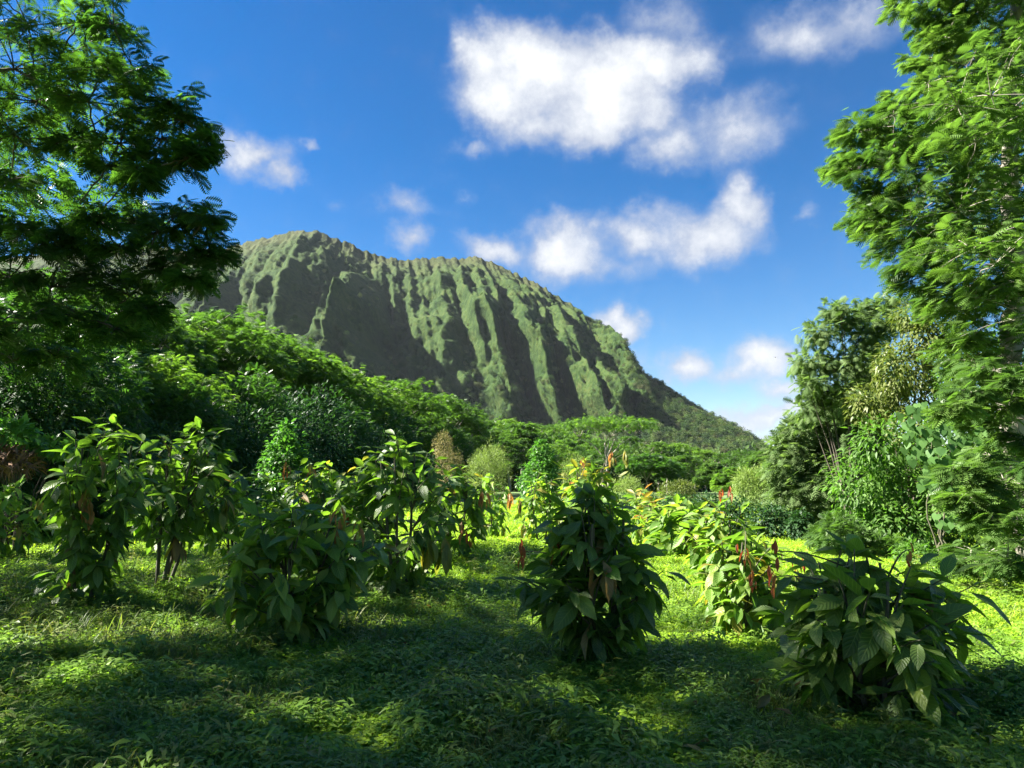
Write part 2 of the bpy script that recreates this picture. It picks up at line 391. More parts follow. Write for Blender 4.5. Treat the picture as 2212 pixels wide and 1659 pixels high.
# ------------------------------------------------------------------ ground
def gz(x, y):
    x = np.asarray(x, float); y = np.asarray(y, float)
    near = np.clip(1 - np.hypot(x, y) / 120.0, 0, 1)
    return near * (0.05 * np.sin(x * 0.9 + 1.3) * np.cos(y * 0.7) + 0.06 * np.sin(x * 0.31 + y * 0.42)) - 0.03
def G(x, y): return float(gz(x, y))
ax = np.concatenate([-np.geomspace(7000, 16, 40), np.linspace(-15, 15, 61), np.geomspace(16, 7000, 40)])
ay = np.concatenate([-np.geomspace(3000, 4, 20), np.linspace(-3, 30, 67), np.geomspace(31, 9000, 50)])
gx, gy = np.meshgrid(ax, ay)
gv = np.stack([gx, gy, gz(gx, gy)], -1).reshape(-1, 3)
nx, ny = len(ax), len(ay)
ii = np.arange(ny - 1)[:, None] * nx + np.arange(nx - 1)[None]
gf = np.stack([ii, ii + 1, ii + nx + 1, ii + nx], -1).reshape(-1, 4)
put('ground', build_mesh('ground', gv, [gf], M['soil'], smooth=True), kind='structure', label='grassy plantation ground between the cacao rows', category='ground')

# ------------------------------------------------------------------ mountain
# crest traced as photo bearings, each at its own real distance
CREST = [(-700, 640, 2150), (-300, 585, 2100), (0, 560, 2050), (150, 540, 2000), (290, 528, 1960), (420, 542, 1900), (500, 532, 1860), (560, 516, 1820), (620, 503, 1780), (665, 499, 1750), (700, 505, 1750),
         (740, 521, 1760), (800, 546, 1770), (840, 556, 1770), (880, 561, 1765), (930, 557, 1750), (960, 553, 1740), (985, 559, 1730), (1015, 552, 1710),
         (1045, 559, 1690), (1090, 578, 1660), (1130, 598, 1630), (1180, 624, 1590), (1230, 655, 1550), (1270, 690, 1510), (1310, 738, 1460),
         (1350, 779, 1410), (1385, 812, 1370), (1420, 830, 1330), (1450, 850, 1290), (1500, 880, 1230), (1550, 911, 1170), (1600, 945, 1110), (1640, 970, 1060),
         (1700, 1004, 1000), (1760, 1030, 950), (1830, 1046, 900)]
cw = np.array([list(at(*c)) for c in CREST]); cpx = np.array([c[0] for c in CREST], float)
NU, NS = 840, 330
uu = np.interp(np.linspace(0, 1, NU), [0, 0.22, 0.9, 1], [-700, 250, 1660, 1830])     # denser where it shows
CX, CY, CZ = (np.interp(uu, cpx, cw[:, i]) for i in range(3))
CZ = CZ + (fbm(uu / 9.0, uu * 0, 4, 5) - 0.5) * 14 * np.clip((1650 - uu) / 300, 0.2, 1)
run = np.interp(uu, [-700, 300, 665, 1000, 1250, 1450, 1640, 1830], [1000, 980, 860, 760, 690, 560, 400, 260])
lean = np.interp(uu, [-700, 300, 450, 600, 665, 720, 850, 1000, 1200, 1400, 1640, 1830], [.24, .24, .21, .19, .23, .27, .27, .23, .11, -.05, -.20, -.2])
sl_ = np.linspace(0, 1, NS) ** 1.15
U, S = np.meshgrid(uu, sl_)
CXg, CYg, CZg = (np.broadcast_to(a, U.shape) for a in (CX, CY, CZ))
RUN, LEAN = np.broadcast_to(run, U.shape), np.broadcast_to(lean, U.shape)
prof_l = np.interp(S, [0, .05, .2, .4, .55, .66, .78, .9, 1], [1, .93, .74, .47, .28, .185, .11, .05, -.02])
prof_r = np.interp(S, [0, .1, .3, .5, .7, .85, 1], [1, .93, .72, .50, .27, .12, -.02])
kr = np.clip((U - 1180) / 160, 0, 1); kr = kr * kr * (3 - 2 * kr)
prof = prof_l * (1 - kr) + prof_r * kr
# flutes: knife-edged spurs running down the cliff, uneven in width, branching downwards
def tri(w, sharp=0.38):
    f = w - np.floor(w)
    return np.where(f < sharp, f / sharp, (1 - f) / (1 - sharp))
def cellv(w, seed):
    return vnoise(np.floor(w) * 1.0, np.floor(w) * 0 + 0.0, seed)
mw_ = fbm(U / 34.0, S * 7, 3, 12) - 0.5
w = CXg / 126.0 + 1.7 * (fbm(U / 210.0, S * 0, 2, 3) - 0.5) + 0.75 * (fbm(U / 80.0, S * 3.6, 3, 11) - 0.5)
big = tri(w, 0.62) * np.clip((S - 0.10 - 0.22 * cellv(w, 21)) / 0.22, 0, 1) * np.interp(S, [0, .35, .58, .68, .82], [1, 1, 1.1, .55, .0])
wm = CXg / 52.0 + 0.9 * (fbm(U / 130.0, S * 2.2, 3, 17) - 0.5) + 0.5 * mw_
mid_ = tri(wm, 0.58) * np.clip((S - 0.03 - 0.20 * cellv(wm, 23)) / 0.10, 0, 1) * np.interp(S, [0, .12, .35, .5, .66, .8], [.05, 1, 1, .65, .5, 0])
ws = CXg / 23.0 + 1.3 * (fbm(U / 50.0, S * 6, 3, 31) - 0.5)
small = tri(ws, 0.5) * np.interp(S, [0, .05, .3, .6, .75], [.1, .8, 1, .9, 0])
amp_u = np.interp(U, [-700, 300, 560, 700, 1180, 1265, 1330, 1830], [.6, .6, .62, .95, .95, .6, .12, .05])
knob = 0.75 + 0.5 * fbm(CXg / 60.0, S * 11, 3, 37)
peak_spur = np.clip(1 - np.abs(U - 672 - 14 * np.sin(S * 7) - 30 * mw_) / 48.0, 0, 1) * np.interp(S, [0, .1, .4, .6, .8], [.1, .6, 1, .7, 0])
sp2 = np.clip(1 - np.abs(U - 1150 - 60 * S) / 60.0, 0, 1) * np.interp(S, [0, .2, .45, .6, .8], [0, .3, 1, .6, 0])
def ridged(x, y, seed):
    n_ = vnoise(x, y, seed)
    return 1 - np.abs(2 * n_ - 1)
wx_ = CXg + 40 * (fbm(U / 45.0, S * 5, 3, 71) - 0.5)
rb = ridged(wx_ / 114.0, S * 1.9 + 0.6, 73) * np.clip((S - .05) / .2, 0, 1) * np.interp(S, [0, .55, .68, .82], [1, 1, .55, 0])
rm = ridged(wx_ / 46.0, S * 4.2, 75) * np.clip((S - .03) / .12, 0, 1) * np.interp(S, [0, .5, .68, .82], [1, .9, .5, 0])
rs = ridged(wx_ / 20.0, S * 9.0, 77) * np.interp(S, [0, .06, .6, .8], [.1, 1, .8, .1])
bulge = amp_u * knob * (92 * big * (.45 + 1.05 * cellv(w, 25)) + 74 * rb + 22 * mid_ * (.3 + 1.4 * cellv(wm, 27)) + 34 * rm + 16 * rs) + 70 * peak_spur + 30 * sp2
rg_ = 1 - np.abs(2 * fbm(CXg / 30.0, S * 22, 3, 43) - 1)
fine = (rg_ - 0.7) * 17 * np.interp(S, [0, .1, .6, .75], [.3, 1, 1, .4]) + (fbm(CXg / 22.0, S * 34, 4, 41) - 0.5) * 18 * np.clip(S * 8, 0.2, 1) + (vnoise(CXg / 5.0, S * 150, 51) - 0.5) * np.interp(S, [0, .5, 1], [2.2, 3.5, 6])
Q = S * RUN
MX = CXg + LEAN * Q + (fbm(U / 80.0, S * 6, 3, 61) - 0.5) * 30 * S
MY = CYg - Q - bulge - fine
MZ = CZg * prof + bulge * 0.28 * (1 - S) + fine * 0.5 - 1.0
back = []
for k, (dy, zf) in enumerate([(1500, -.05), (700, .45), (220, .85), (60, .975)]):
    back.append(np.stack([CX, CY + dy, CZ * zf], -1))
MV = np.concatenate([np.array(back), np.stack([MX, MY, MZ], -1)], 0)
nr = MV.shape[0]
ii = np.arange(nr - 1)[:, None] * NU + np.arange(NU - 1)[None]
mf = np.stack([ii, ii + NU, ii + NU + 1, ii + 1], -1).reshape(-1, 4)
earth = np.concatenate([np.ones((4, NU)), np.interp(S, [0, .06, .16, .5, 1], [1.1, .5, .15, .08, .05]) * (1 - 0.6 * kr)], 0)
put('mountain', build_mesh('mountain', MV.reshape(-1, 3), [mf], M['mountain'], earth.ravel(), None, True), kind='structure',
    label='tall green fluted mountain ridge with a rounded summit', category='mountain')
# ------------------------------------------------------------------ leaf templates (template +Y = outwards, +Z = upper face)
def tpl_diamond(wd=0.34, fold=0.06, droop=0.12):
    v = np.array([[0, 0, 0], [-wd / 2, .42, fold], [0, .48, 0], [wd / 2, .42, fold], [0, 1, -droop]])
    return v, [np.array([[0, 2, 1], [0, 3, 2], [1, 2, 4], [2, 3, 4]])]
def tpl_frond(pairs, length=1.0, reach=0.36, wd=0.055, droop=0.22, quad=True, tilt=0.55):
    """compound leaf: narrow leaflets in pairs along a drooping rachis"""
    V, F3, F4 = [], [], []
    for i in range(pairs):
        t = 0.14 + 0.86 * i / (pairs - 1)
        y, z = t * length, -droop * t * t
        L = reach * (0.45 + 0.9 * math.sin(math.pi * min(1, t * 0.86 + 0.08)) ** 0.8) * (0.72 if i == pairs - 1 else 1)
        for s in (-1, 1):
            dx, dy, dz = s * math.cos(tilt) * L, math.sin(tilt) * L, -0.22 * L
            px, py = -dy / L * wd * s, dx / L * wd * s
            n = len(V)
            if quad:
                V += [[0, y, z], [dx * .5 + px, y + dy * .5 + py, z + dz * .35], [dx, y + dy, z + dz], [dx * .5 - px, y + dy * .5 - py, z + dz * .35]]
                F4.append([n, n + 1, n + 2, n + 3])
            else:
                V += [[0, y - wd * 1.1, z], [dx, y + dy, z + dz], [0, y + wd * 1.1, z]]
                F3.append([n, n + 1, n + 2])
    n = len(V)
    V += [[-.008, 0, 0], [.008, 0, 0], [0, length, -droop]]
    F3.append([n, n + 1, n + 2])
    return np.array(V, float), [np.array(f) for f in (F3, F4) if f]
def tpl_whorl(n=6, wd=0.30, up=0.25, droop=0.2):
    """a shoot tip with n leaves"""
    V, F = [], []
    for i in range(n):
        a = i / n * 2 * math.pi + 0.3 * (i % 2)
        e = up + (0.35 if i % 2 else 0)
        c, s = math.cos(a), math.sin(a)
        dv, _ = tpl_diamond(wd, 0.05, droop)
        L = 0.8 + 0.2 * ((i * 7) % 3) / 2
        for q in dv:
            V.append([L * (q[1] * math.cos(e) * c - q[0] * s), L * (q[1] * math.cos(e) * s + q[0] * c), L * (q[1] * math.sin(e) + q[2])])
        k = 5 * i
        F += [[k, k + 2, k + 1], [k, k + 3, k + 2], [k + 1, k + 2, k + 4], [k + 2, k + 3, k + 4]]
    return np.array(V), [np.array(F)]
FROND_FINE = tpl_frond(8, reach=0.36, wd=0.052, quad=True)
FROND_MID = tpl_frond(7, reach=0.38, wd=0.064, quad=False)
FROND_FAR = tpl_frond(5, reach=0.40, wd=0.085, quad=False)
LEAF = tpl_diamond()
LEAF_WIDE = tpl_diamond(0.55, 0.08, 0.18)
LEAF_THIN = tpl_diamond(0.13, 0.02, 0.2)

def rot_about(v, k, ang):
    k = k / (np.linalg.norm(k, axis=-1, keepdims=True) + 1e-9)
    c, s = np.cos(ang)[:, None], np.sin(ang)[:, None]
    return v * c + np.cross(k, v) * s + k * (np.sum(k * v, -1, keepdims=True)) * (1 - c)

def feather_pad(rng, leaves, wood, c, r, flat, n_twigs, per_twig, frond, tpl, lift=0.16, tint=0.5, twig_r=0.010, toward=None):
    """a flattish spray of twigs with compound leaves on both sides, as on the ends of an albizia branch"""
    c = np.asarray(c, float)
    for k in range(n_twigs):
        a = (k + rng.uniform(-.4, .4)) / n_twigs * 2 * math.pi
        d = np.array([math.cos(a), math.sin(a), 0.0])
        if toward is not None:
            d = d + 0.7 * np.asarray(toward); d[2] = 0; d /= np.linalg.norm(d) + 1e-9
        L = r * rng.uniform(0.65, 1.1)
        zoff = rng.uniform(-1, 1) * r * flat
        p1 = c + d * L * 0.5 + np.array([0, 0, zoff * .6 + lift * L])
        p2 = c + d * L + np.array([0, 0, zoff + lift * L * rng.uniform(-.4, .9)])
        pts = bez(c, p1, p2, 6)
        if wood is not None: wood.tube(pts, np.linspace(twig_r, twig_r * .35, 6), 3)
        t = np.sqrt(rng.uniform(0.05, 1, per_twig))
        idx = t * 5; i0 = np.minimum(idx.astype(int), 4); fr = (idx - i0)[:, None]
        P = pts[i0] * (1 - fr) + pts[i0 + 1] * fr
        side = np.where(np.arange(per_twig) % 2 == 0, 1, -1) * rng.uniform(0.35, 1.25, per_twig)
        side = np.where(t > 0.9, side * 0.35, side)
        D = np.stack([d[0] * np.cos(side) - d[1] * np.sin(side), d[0] * np.sin(side) + d[1] * np.cos(side), rng.uniform(-.75, .38, per_twig)], -1)
        Uv = np.stack([rng.normal(0, .5, per_twig), rng.normal(0, .5, per_twig), np.ones(per_twig)], -1)
        P = P + np.stack([np.zeros(per_twig), np.zeros(per_twig), rng.normal(0, .10 * r, per_twig)], -1)
        leaves.stamp(tpl, P, D, Uv, frond * rng.uniform(.7, 1.15, per_twig), np.clip(tint + rng.normal(0, .16, per_twig) + 0.10 * (t - .5), 0, 1))

def leaf_lobe(rng, leaves, c, r, n, leaf, tpl, tint=0.5, shell=(0.62, 1.06), droop=0.35, upper=0.0, spread=0.5):
    """leaves through the outer part of an uneven ellipsoid"""
    c = np.asarray(c, float); r = np.asarray(r, float) * np.ones(3)
    d = rng.normal(0, 1, (n, 3)); d /= np.linalg.norm(d, axis=1, keepdims=True)
    if upper: d[:, 2] = np.where(d[:, 2] < -upper, -d[:, 2], d[:, 2])
    ph = rng.uniform(0, 6.28, 6)
    bump = 1 + 0.13 * np.sin(4 * d[:, 0] + ph[0]) * np.sin(4.5 * d[:, 1] + ph[1]) + 0.12 * np.sin(9 * d[:, 0] + ph[2]) * np.sin(8 * d[:, 2] + ph[3]) + 0.07 * np.sin(15 * d[:, 1] + ph[4]) * np.sin(15 * d[:, 2] + ph[5])
    k = rng.uniform(shell[0], shell[1], n) * bump
    P = c + d * r * k[:, None]
    D = d + rng.normal(0, spread, (n, 3)); D[:, 2] -= droop
    Uv = d * 0.6 + np.array([0, 0, 0.9]) + rng.normal(0, .35, (n, 3))
    leaves.stamp(tpl, P, D, Uv, leaf * rng.uniform(.65, 1.2, n), np.clip(tint + rng.normal(0, .17, n) + 0.6 * (bump - 1), 0, 1))

# ------------------------------------------------------------------ scatter of ground plants: points with attributes, one plant model each
def scatter(name, P, rot, scl, models, label, cat, idx=None):
    me = bpy.data.meshes.new(name)
    n = len(P)
    me.vertices.add(n); me.vertices.foreach_set('co', np.asarray(P, np.float32).ravel())
    a = me.attributes.new('rot', 'FLOAT_VECTOR', 'POINT'); a.data.foreach_set('vector', np.asarray(rot, np.float32).ravel())
    a = me.attributes.new('scl', 'FLOAT', 'POINT'); a.data.foreach_set('value', np.asarray(scl, np.float32))
    if idx is None: idx = np.arange(n) % len(models)
    a = me.attributes.new('idx', 'INT', 'POINT'); a.data.foreach_set('value', np.asarray(idx, np.int32))
    col = bpy.data.collections.new(name + '_models')
    for i, mm in enumerate(models):
        col.objects.link(bpy.data.objects.new('%s_model_%02d' % (name, i), mm))
    o = put(name, me, kind='stuff', label=label, category=cat)
    ng = bpy.data.node_groups.new(name, 'GeometryNodeTree')
    ng.interface.new_socket('Geometry', in_out='INPUT', socket_type='NodeSocketGeometry')
    ng.interface.new_socket('Geometry', in_out='OUTPUT', socket_type='NodeSocketGeometry')
    gi, go = ng.nodes.new('NodeGroupInput'), ng.nodes.new('NodeGroupOutput')
    ci = ng.nodes.new('GeometryNodeCollectionInfo'); ci.inputs['Collection'].default_value = col
    ci.inputs['Separate Children'].default_value = True; ci.inputs['Reset Children'].default_value = True
    def attr(nm, dt):
        q = ng.nodes.new('GeometryNodeInputNamedAttribute'); q.data_type = dt; q.inputs['Name'].default_value = nm
        return next(x for x in q.outputs if x.enabled and x.name == 'Attribute')
    iop = ng.nodes.new('GeometryNodeInstanceOnPoints')
    iop.inputs['Pick Instance'].default_value = True
    L = ng.links.new
    L(gi.outputs[0], iop.inputs['Points']); L(ci.outputs[0], iop.inputs['Instance'])
    L(attr('idx', 'INT'), iop.inputs['Instance Index'])
    er = ng.nodes.new('FunctionNodeEulerToRotation')
    L(attr('rot', 'FLOAT_VECTOR'), er.inputs[0]); L(er.outputs[0], iop.inputs['Rotation'])
    L(attr('scl', 'FLOAT'), iop.inputs['Scale']); L(iop.outputs[0], go.inputs[0])
    md = o.modifiers.new('scatter', 'NODES'); md.node_group = ng
    return o
# ------------------------------------------------------------------ woods on the mountain foot and the flat land before it
def tree_blob(seed, n=420, tall=1.0):
    rng = np.random.default_rng(seed)
    g = Geo()
    for k in range(4):
        c = np.array([rng.uniform(-.3, .3), rng.uniform(-.3, .3), tall * rng.uniform(.35, .75)])
        leaf_lobe(rng, g, c, np.array([.38, .38, .30]), n // 4, 0.135, LEAF_WIDE, shell=(.6, 1.05), droop=0.15)
    return g.mesh('hill_tree', M['hill_tree'])
blobs = [tree_blob(s) for s in range(5)]
rng = np.random.default_rng(77)
# cells of the mountain surface picked by position on the slope
cand = 80000
iu = rng.integers(0, NU - 1, cand); js = rng.integers(0, NS - 1, cand)
us, ss = uu[iu], sl_[js]
pr = np.clip(np.interp(ss, [0, .45, .58, .75, 1], [0.0, .06, .35, .75, .9]) + kr[js, iu] * np.interp(ss, [0, .08, .3, 1], [.12, .30, .45, .6]), 0, 1)
patch = fbm(us / 40.0, ss * 14, 3, 91)
pr = pr * np.where(patch > 0.58, 0.25, 1.0)
ok = (rng.uniform(0, 1, cand) < pr * 0.6) & (us > 250)
P = np.stack([MX, MY, MZ], -1)[js[ok], iu[ok]]
n = len(P)
sc = rng.uniform(6, 13, n) * np.interp(ss[ok], [0, .5, 1], [.55, .8, 1.0])
P[:, 2] -= sc * 0.2
scatter('hill_forest', P, np.stack([rng.uniform(-.1, .1, n), rng.uniform(-.1, .1, n), rng.uniform(0, 6.28, n)], -1), sc, blobs,
        'far wood and scrub covering the lower mountain slopes', 'forest')
# flat woods between the plantation and the mountain
n = 5200
yy = rng.uniform(200, 1000, n); xx = rng.uniform(-.75, .75, n) * yy
P = np.stack([xx, yy, np.full(n, -1.0)], -1)
sc = rng.uniform(8, 15, n)
scatter('valley_forest', P, np.stack([np.zeros(n), np.zeros(n), rng.uniform(0, 6.28, n)], -1), sc, blobs,
        'green wood on the valley floor at the foot of the mountain', 'forest')

# ------------------------------------------------------------------ albizia trees of the forest edge: one model of each shape, then copies
def make_albizia(seed, h, spread, label, group, flat=0.55, pads=64, low=0.45, mat='forest', bark='bark_pale', tpl=FROND_FAR, per=(6, 19), frond=0.47, name='albizia_tree', under=.35):
    rng = np.random.default_rng(seed)
    root = thing(name, label, 'tree', (0, 0, 0), group)
    wood, leaves = Geo(), Geo()
    fork = h * rng.uniform(.28, .4)
    top = np.array([rng.uniform(-.4, .4), rng.uniform(-.4, .4), fork])
    wood.tube(wobble(rng, bez((0, 0, -.4), (rng.uniform(-.4, .4), rng.uniform(-.4, .4), fork * .5), top, 7), .05), np.linspace(h * .022, h * .014, 7), 7)
    limbs = []
    for k in range(6):
        a = k / 6 * 6.28 + rng.uniform(-.4, .4)
        rr = spread * rng.uniform(.35, .7)
        e = np.array([math.cos(a) * rr, math.sin(a) * rr, h * rng.uniform(.72, .86)])
        pts = wobble(rng, bez(top, top + np.array([math.cos(a) * rr * .3, math.sin(a) * rr * .3, (h - fork) * .45]), e, 8), .10)
        wood.tube(pts, np.linspace(h * .011, h * .004, 8), 5)
        limbs.append(pts)
    for k in range(pads):
        a = k * 2.39996 + rng.uniform(-.3, .3)
        q = math.sqrt((k + .5) / pads)
        rr = spread * q * rng.uniform(.85, 1.08)
        z = h * (low + (1 - low) * (1 - q ** 2.2 * flat)) * rng.uniform(.93, 1.0)
        if rng.uniform() < under: z -= h * rng.uniform(.08, .24)
        c = np.array([math.cos(a) * rr, math.sin(a) * rr, z])
        best = min(limbs, key=lambda p: np.min(np.linalg.norm(p[4:] - c, axis=1)))
        j = 4 + int(np.argmin(np.linalg.norm(best[4:] - c, axis=1)))
        mid = (best[j] + c) / 2 + np.array([0, 0, -.3])
        wood.tube(bez(best[j], mid, c, 5), np.linspace(h * .004, .015, 5), 3)
        feather_pad(rng, leaves, None, c, spread * rng.uniform(.20, .30), .3, per[0], per[1], frond, tpl, .10, tint=rng.uniform(.3, .7))
    put('trunk', wood.mesh('trunk', M[bark], True), root)
    put('crown', leaves.mesh('crown', M[mat]), root, kind='stuff')
    return root
FOREST_LABEL = 'feathery flat-topped tree in the dense forest edge below the mountain'
FOREST_GROUP = 'trees of the forest edge'
protos = [make_albizia(100, 15, 5.6, FOREST_LABEL, FOREST_GROUP, .62, 60, low=.40),
          make_albizia(101, 16, 5.0, FOREST_LABEL, FOREST_GROUP, .75, 60, low=.35),
          make_albizia(102, 14, 6.2, FOREST_LABEL, FOREST_GROUP, .5, 58, low=.5)]
# photo x of the crown, photo y of its top, distance
SPOTS = [(20, 640, 30), (150, 620, 34), (-150, 600, 32), (260, 655, 44), (330, 668, 50), (410, 680, 56), (200, 700, 40), (480, 700, 62), (550, 712, 68), (470, 745, 54), (350, 740, 46), (620, 735, 74), (560, 780, 60),
         (700, 762, 82), (660, 800, 70), (770, 795, 92), (740, 830, 80), (830, 828, 102), (800, 862, 90), (890, 846, 114), (950, 862, 126), (880, 890, 104), (1000, 885, 142), (960, 905, 118), (60, 760, 28), (-60, 740, 27), (300, 770, 36), (420, 790, 44), (520, 820, 50), (620, 850, 58), (700, 868, 66), (780, 900, 76), (860, 918, 90), (1010, 915, 130), (930, 925, 105)]
BACK = [(-35, 33), (-41, 40), (-38, 50), (-47, 56), (-33, 62), (-44, 70), (-30, 78), (-40, 88), (-27, 95), (-36, 104), (-24, 112), (-32, 122), (-20, 130), (-28, 140), (-15, 150), (-22, 160), (-42, 26), (-34, 24)]  # trees added deeper in the forest to shade its edge, mostly hidden
def forest_label(px, Y):
    if Y < 42: return 'dark feathery tree in the shaded forest corner behind the dry brush'
    if Y < 70: return 'feathery tree with sunlit top, forest edge behind the glossy pointed tree'
    if Y < 104: return 'feathery tree of the forest edge rising behind the tall dense dark cacao'
    return 'feathery tree at the low tapering end of the forest edge by the straw-coloured shrub'
spots = []
frng = np.random.default_rng(15)
for (px, py, Y) in SPOTS:
    p = at(px, py + frng.uniform(-24, 20), Y)
    spots.append((p.x, Y, p.z, forest_label(px, Y)))
for i, (x, Y) in enumerate(BACK):
    spots.append((x, Y, (18.0 if 23 < Y < 34 else 24.0) if Y < 45 else 17.0, 'tall tree added inside the forest for its shade, mostly hidden behind the edge trees'))
rng = np.random.default_rng(5)
for i, (x, Y, z, lb) in enumerate(spots):
    k = i % 3
    s = z / (15, 16, 14)[k]
    rz = rng.uniform(0, 6.28)
    sc = (s * rng.uniform(.95, 1.15), s * rng.uniform(.95, 1.15), s)
    if i < 3:
        t = protos[k]
        t.location, t.rotation_euler, t.scale = (x, Y, 0), (0, 0, rz), sc
        t['label'] = lb
    else:
        copy_thing(protos[k], (x, Y, 0), rz, sc, lb)

# ------------------------------------------------------------------ dark thicket of the forest edge: understorey bushes, each its own
def make_bush(name, label, cat, group, lobes, n, leaf, tpl, mat, seed, loc=(0, 0, 0), stems=3, droop=.35, shell=(.6, 1.06), stem_mat='bark_dark', spread=.5):
    rng = np.random.default_rng(seed)
    root = thing(name, label, cat, loc, group)
    g, wd = Geo(), Geo()
    tot = sum(r[0] * r[1] + r[1] * r[2] + r[0] * r[2] for _, r in lobes)
    for c, r in lobes:
        k = int(n * (r[0] * r[1] + r[1] * r[2] + r[0] * r[2]) / tot)
        leaf_lobe(rng, g, c, r, k, leaf, tpl, tint=rng.uniform(.4, .6), droop=droop, shell=shell, spread=spread)
        for q in range(stems):
            e = np.asarray(c) + rng.uniform(-.5, .5, 3) * np.asarray(r)
            wd.tube(wobble(rng, bez((rng.uniform(-.1, .1), rng.uniform(-.1, .1), -.15), (e[0] * .3, e[1] * .3, e[2] * .55), e, 6), .02), np.linspace(.012 + .006 * e[2], .006, 6), 4)
    put('stem', wd.mesh('stem', M[stem_mat], True), root)
    put('crown', g.mesh('crown', M[mat]), root, kind='stuff')
    return root
rng = np.random.default_rng(8)
UG, UL = 'understorey bushes along the forest edge', 'dark leafy understorey bush under the forest edge trees'
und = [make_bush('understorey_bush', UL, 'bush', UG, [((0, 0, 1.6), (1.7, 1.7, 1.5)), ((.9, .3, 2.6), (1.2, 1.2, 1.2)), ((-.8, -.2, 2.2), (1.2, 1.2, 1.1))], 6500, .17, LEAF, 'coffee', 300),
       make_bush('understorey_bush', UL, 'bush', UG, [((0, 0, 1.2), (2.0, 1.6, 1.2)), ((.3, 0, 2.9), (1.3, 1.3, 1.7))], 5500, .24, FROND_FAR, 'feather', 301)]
line = [(-60, 22), (20, 24), (110, 26), (200, 28), (290, 31), (380, 34), (470, 38), (560, 43), (640, 48), (720, 55), (790, 63), (860, 72), (930, 84), (990, 98), (60, 31), (330, 42), (520, 52), (680, 62), (820, 78)]
for i, (px, Y) in enumerate(line):
    p = at(px, 1050, Y)
    s = rng.uniform(1.0, 1.5) * (1.25 if Y < 45 else 1.5)
    lb = ('dark understorey bush in the forest corner behind the dry brush' if px < 150 else 'dark understorey bush behind the leaning many-stemmed cacao' if px < 450 else
          'dark understorey bush behind the glossy pointed tree' if px < 700 else 'dark understorey bush below the low end of the forest edge')
    if i < 2:
        und[i].location, und[i].scale = (p.x, Y, 0), (s, s, s); und[i]['label'] = lb
    else: copy_thing(und[i % 2], (p.x, Y, 0), rng.uniform(0, 6.28), (s, s, s * rng.uniform(.9, 1.2)), lb)

# ------------------------------------------------------------------ single trees of the middle distance
def place_albizia(px, top, Y, label, **kw):
    p = at(px, top, Y)
    t = make_albizia(h=p.z, label=label, group=None, **kw)
    t.location = (p.x, Y, 0)
    return t
place_albizia(1312, 903, 150, 'umbrella-shaped tree with bare forking pale limbs before the mountain foot', seed=120, spread=size(96, 150), flat=.30, pads=64, low=.72, under=.04, frond=.7, per=(5, 11))
place_albizia(1398, 985, 128, 'low dark spreading umbrella tree behind the round coffee bushes', seed=121, spread=size(66, 128), flat=.45, pads=56, low=.3, mat='feather', frond=.7)
place_albizia(1130, 912, 150, 'tall rounded feathery tree behind the glossy columnar tree', seed=122, spread=size(60, 150), flat=.6, pads=60, low=.35, frond=.65)
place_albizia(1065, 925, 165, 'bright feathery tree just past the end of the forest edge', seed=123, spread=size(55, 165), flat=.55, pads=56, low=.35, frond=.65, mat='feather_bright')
place_albizia(1215, 950, 175, 'smaller green tree beside the umbrella-shaped tree', seed=124, spread=size(55, 175), flat=.6, pads=52, low=.3, frond=.75)
place_albizia(1480, 985, 170, 'open-crowned green tree at the mountain foot beyond the low dark umbrella tree', seed=125, spread=size(45, 170), flat=.6, pads=52, low=.3, frond=.75)
place_albizia(1540, 1000, 140, 'upright green tree behind the coffee hedge', seed=126, spread=size(38, 140), flat=.7, pads=52, low=.2, frond=.65, mat='feather_bright')
place_albizia(1650, 975, 110, 'fresh green tree where the mountain ridge runs out', seed=127, spread=size(50, 110), flat=.7, pads=60, low=.2, frond=.7, mat='feather_bright')
place_albizia(1590, 1010, 100, 'broad green tree between the coffee hedge and the ridge end', seed=128, spread=size(45, 100), flat=.7, pads=56, low=.15, frond=.65)

FAR = [(1010, 905, 210), (1090, 915, 230), (1150, 925, 210), (1200, 930, 250), (1250, 945, 220), (1300, 960, 190), (1360, 955, 240), (1420, 965, 200), (1460, 970, 250), (1520, 985, 210), (1560, 990, 180), (1610, 985, 160), (1680, 985, 130), (1500, 1005, 150), (1260, 985, 130), (1440, 1000, 160), (1100, 960, 120), (1190, 970, 120)]
for i, (px, py, Y) in enumerate(FAR):
    p = at(px, py - 14, Y); k = i % 3; s = p.z / (15, 16, 14)[k]; q = rng.uniform(1.0, 1.35)
    c = copy_thing(protos[k], (p.x, Y, 0), rng.uniform(0, 6.28), (s * q, s * q, s), 'hazy green tree of the valley wood at the foot of the mountain')
    c['group'] = 'trees of the valley wood'
def bush_at(px, top, bottom, halfw, Y, name, label, cat, n, leaf, tpl, mat, seed, lobes=None, group=None, **kw):
    """a bush whose lobes are given in units of its half width and height"""
    p = at(px, top, Y); w = size(halfw, Y); h = max(p.z, .4)
    lobes = lobes or [((0, 0, .5), (1, 1, .52)), ((.25, .1, .75), (.6, .6, .25)), ((-.35, -.1, .6), (.6, .6, .3))]
    L = [((c[0] * w, c[1] * w, c[2] * h), (r[0] * w, r[1] * w, r[2] * h)) for c, r in lobes]
    return make_bush(name, label, cat, group, L, n, leaf, tpl, mat, seed, (p.x, Y, G(p.x, Y)), **kw)
bush_at(1055, 962, 1050, 48, 60, 'pale_shrub', 'pale yellow-green rounded shrub with fine foliage beside the forest edge', 'shrub', 9000, .22, LEAF_THIN, 'pale', 400, droop=-.3)
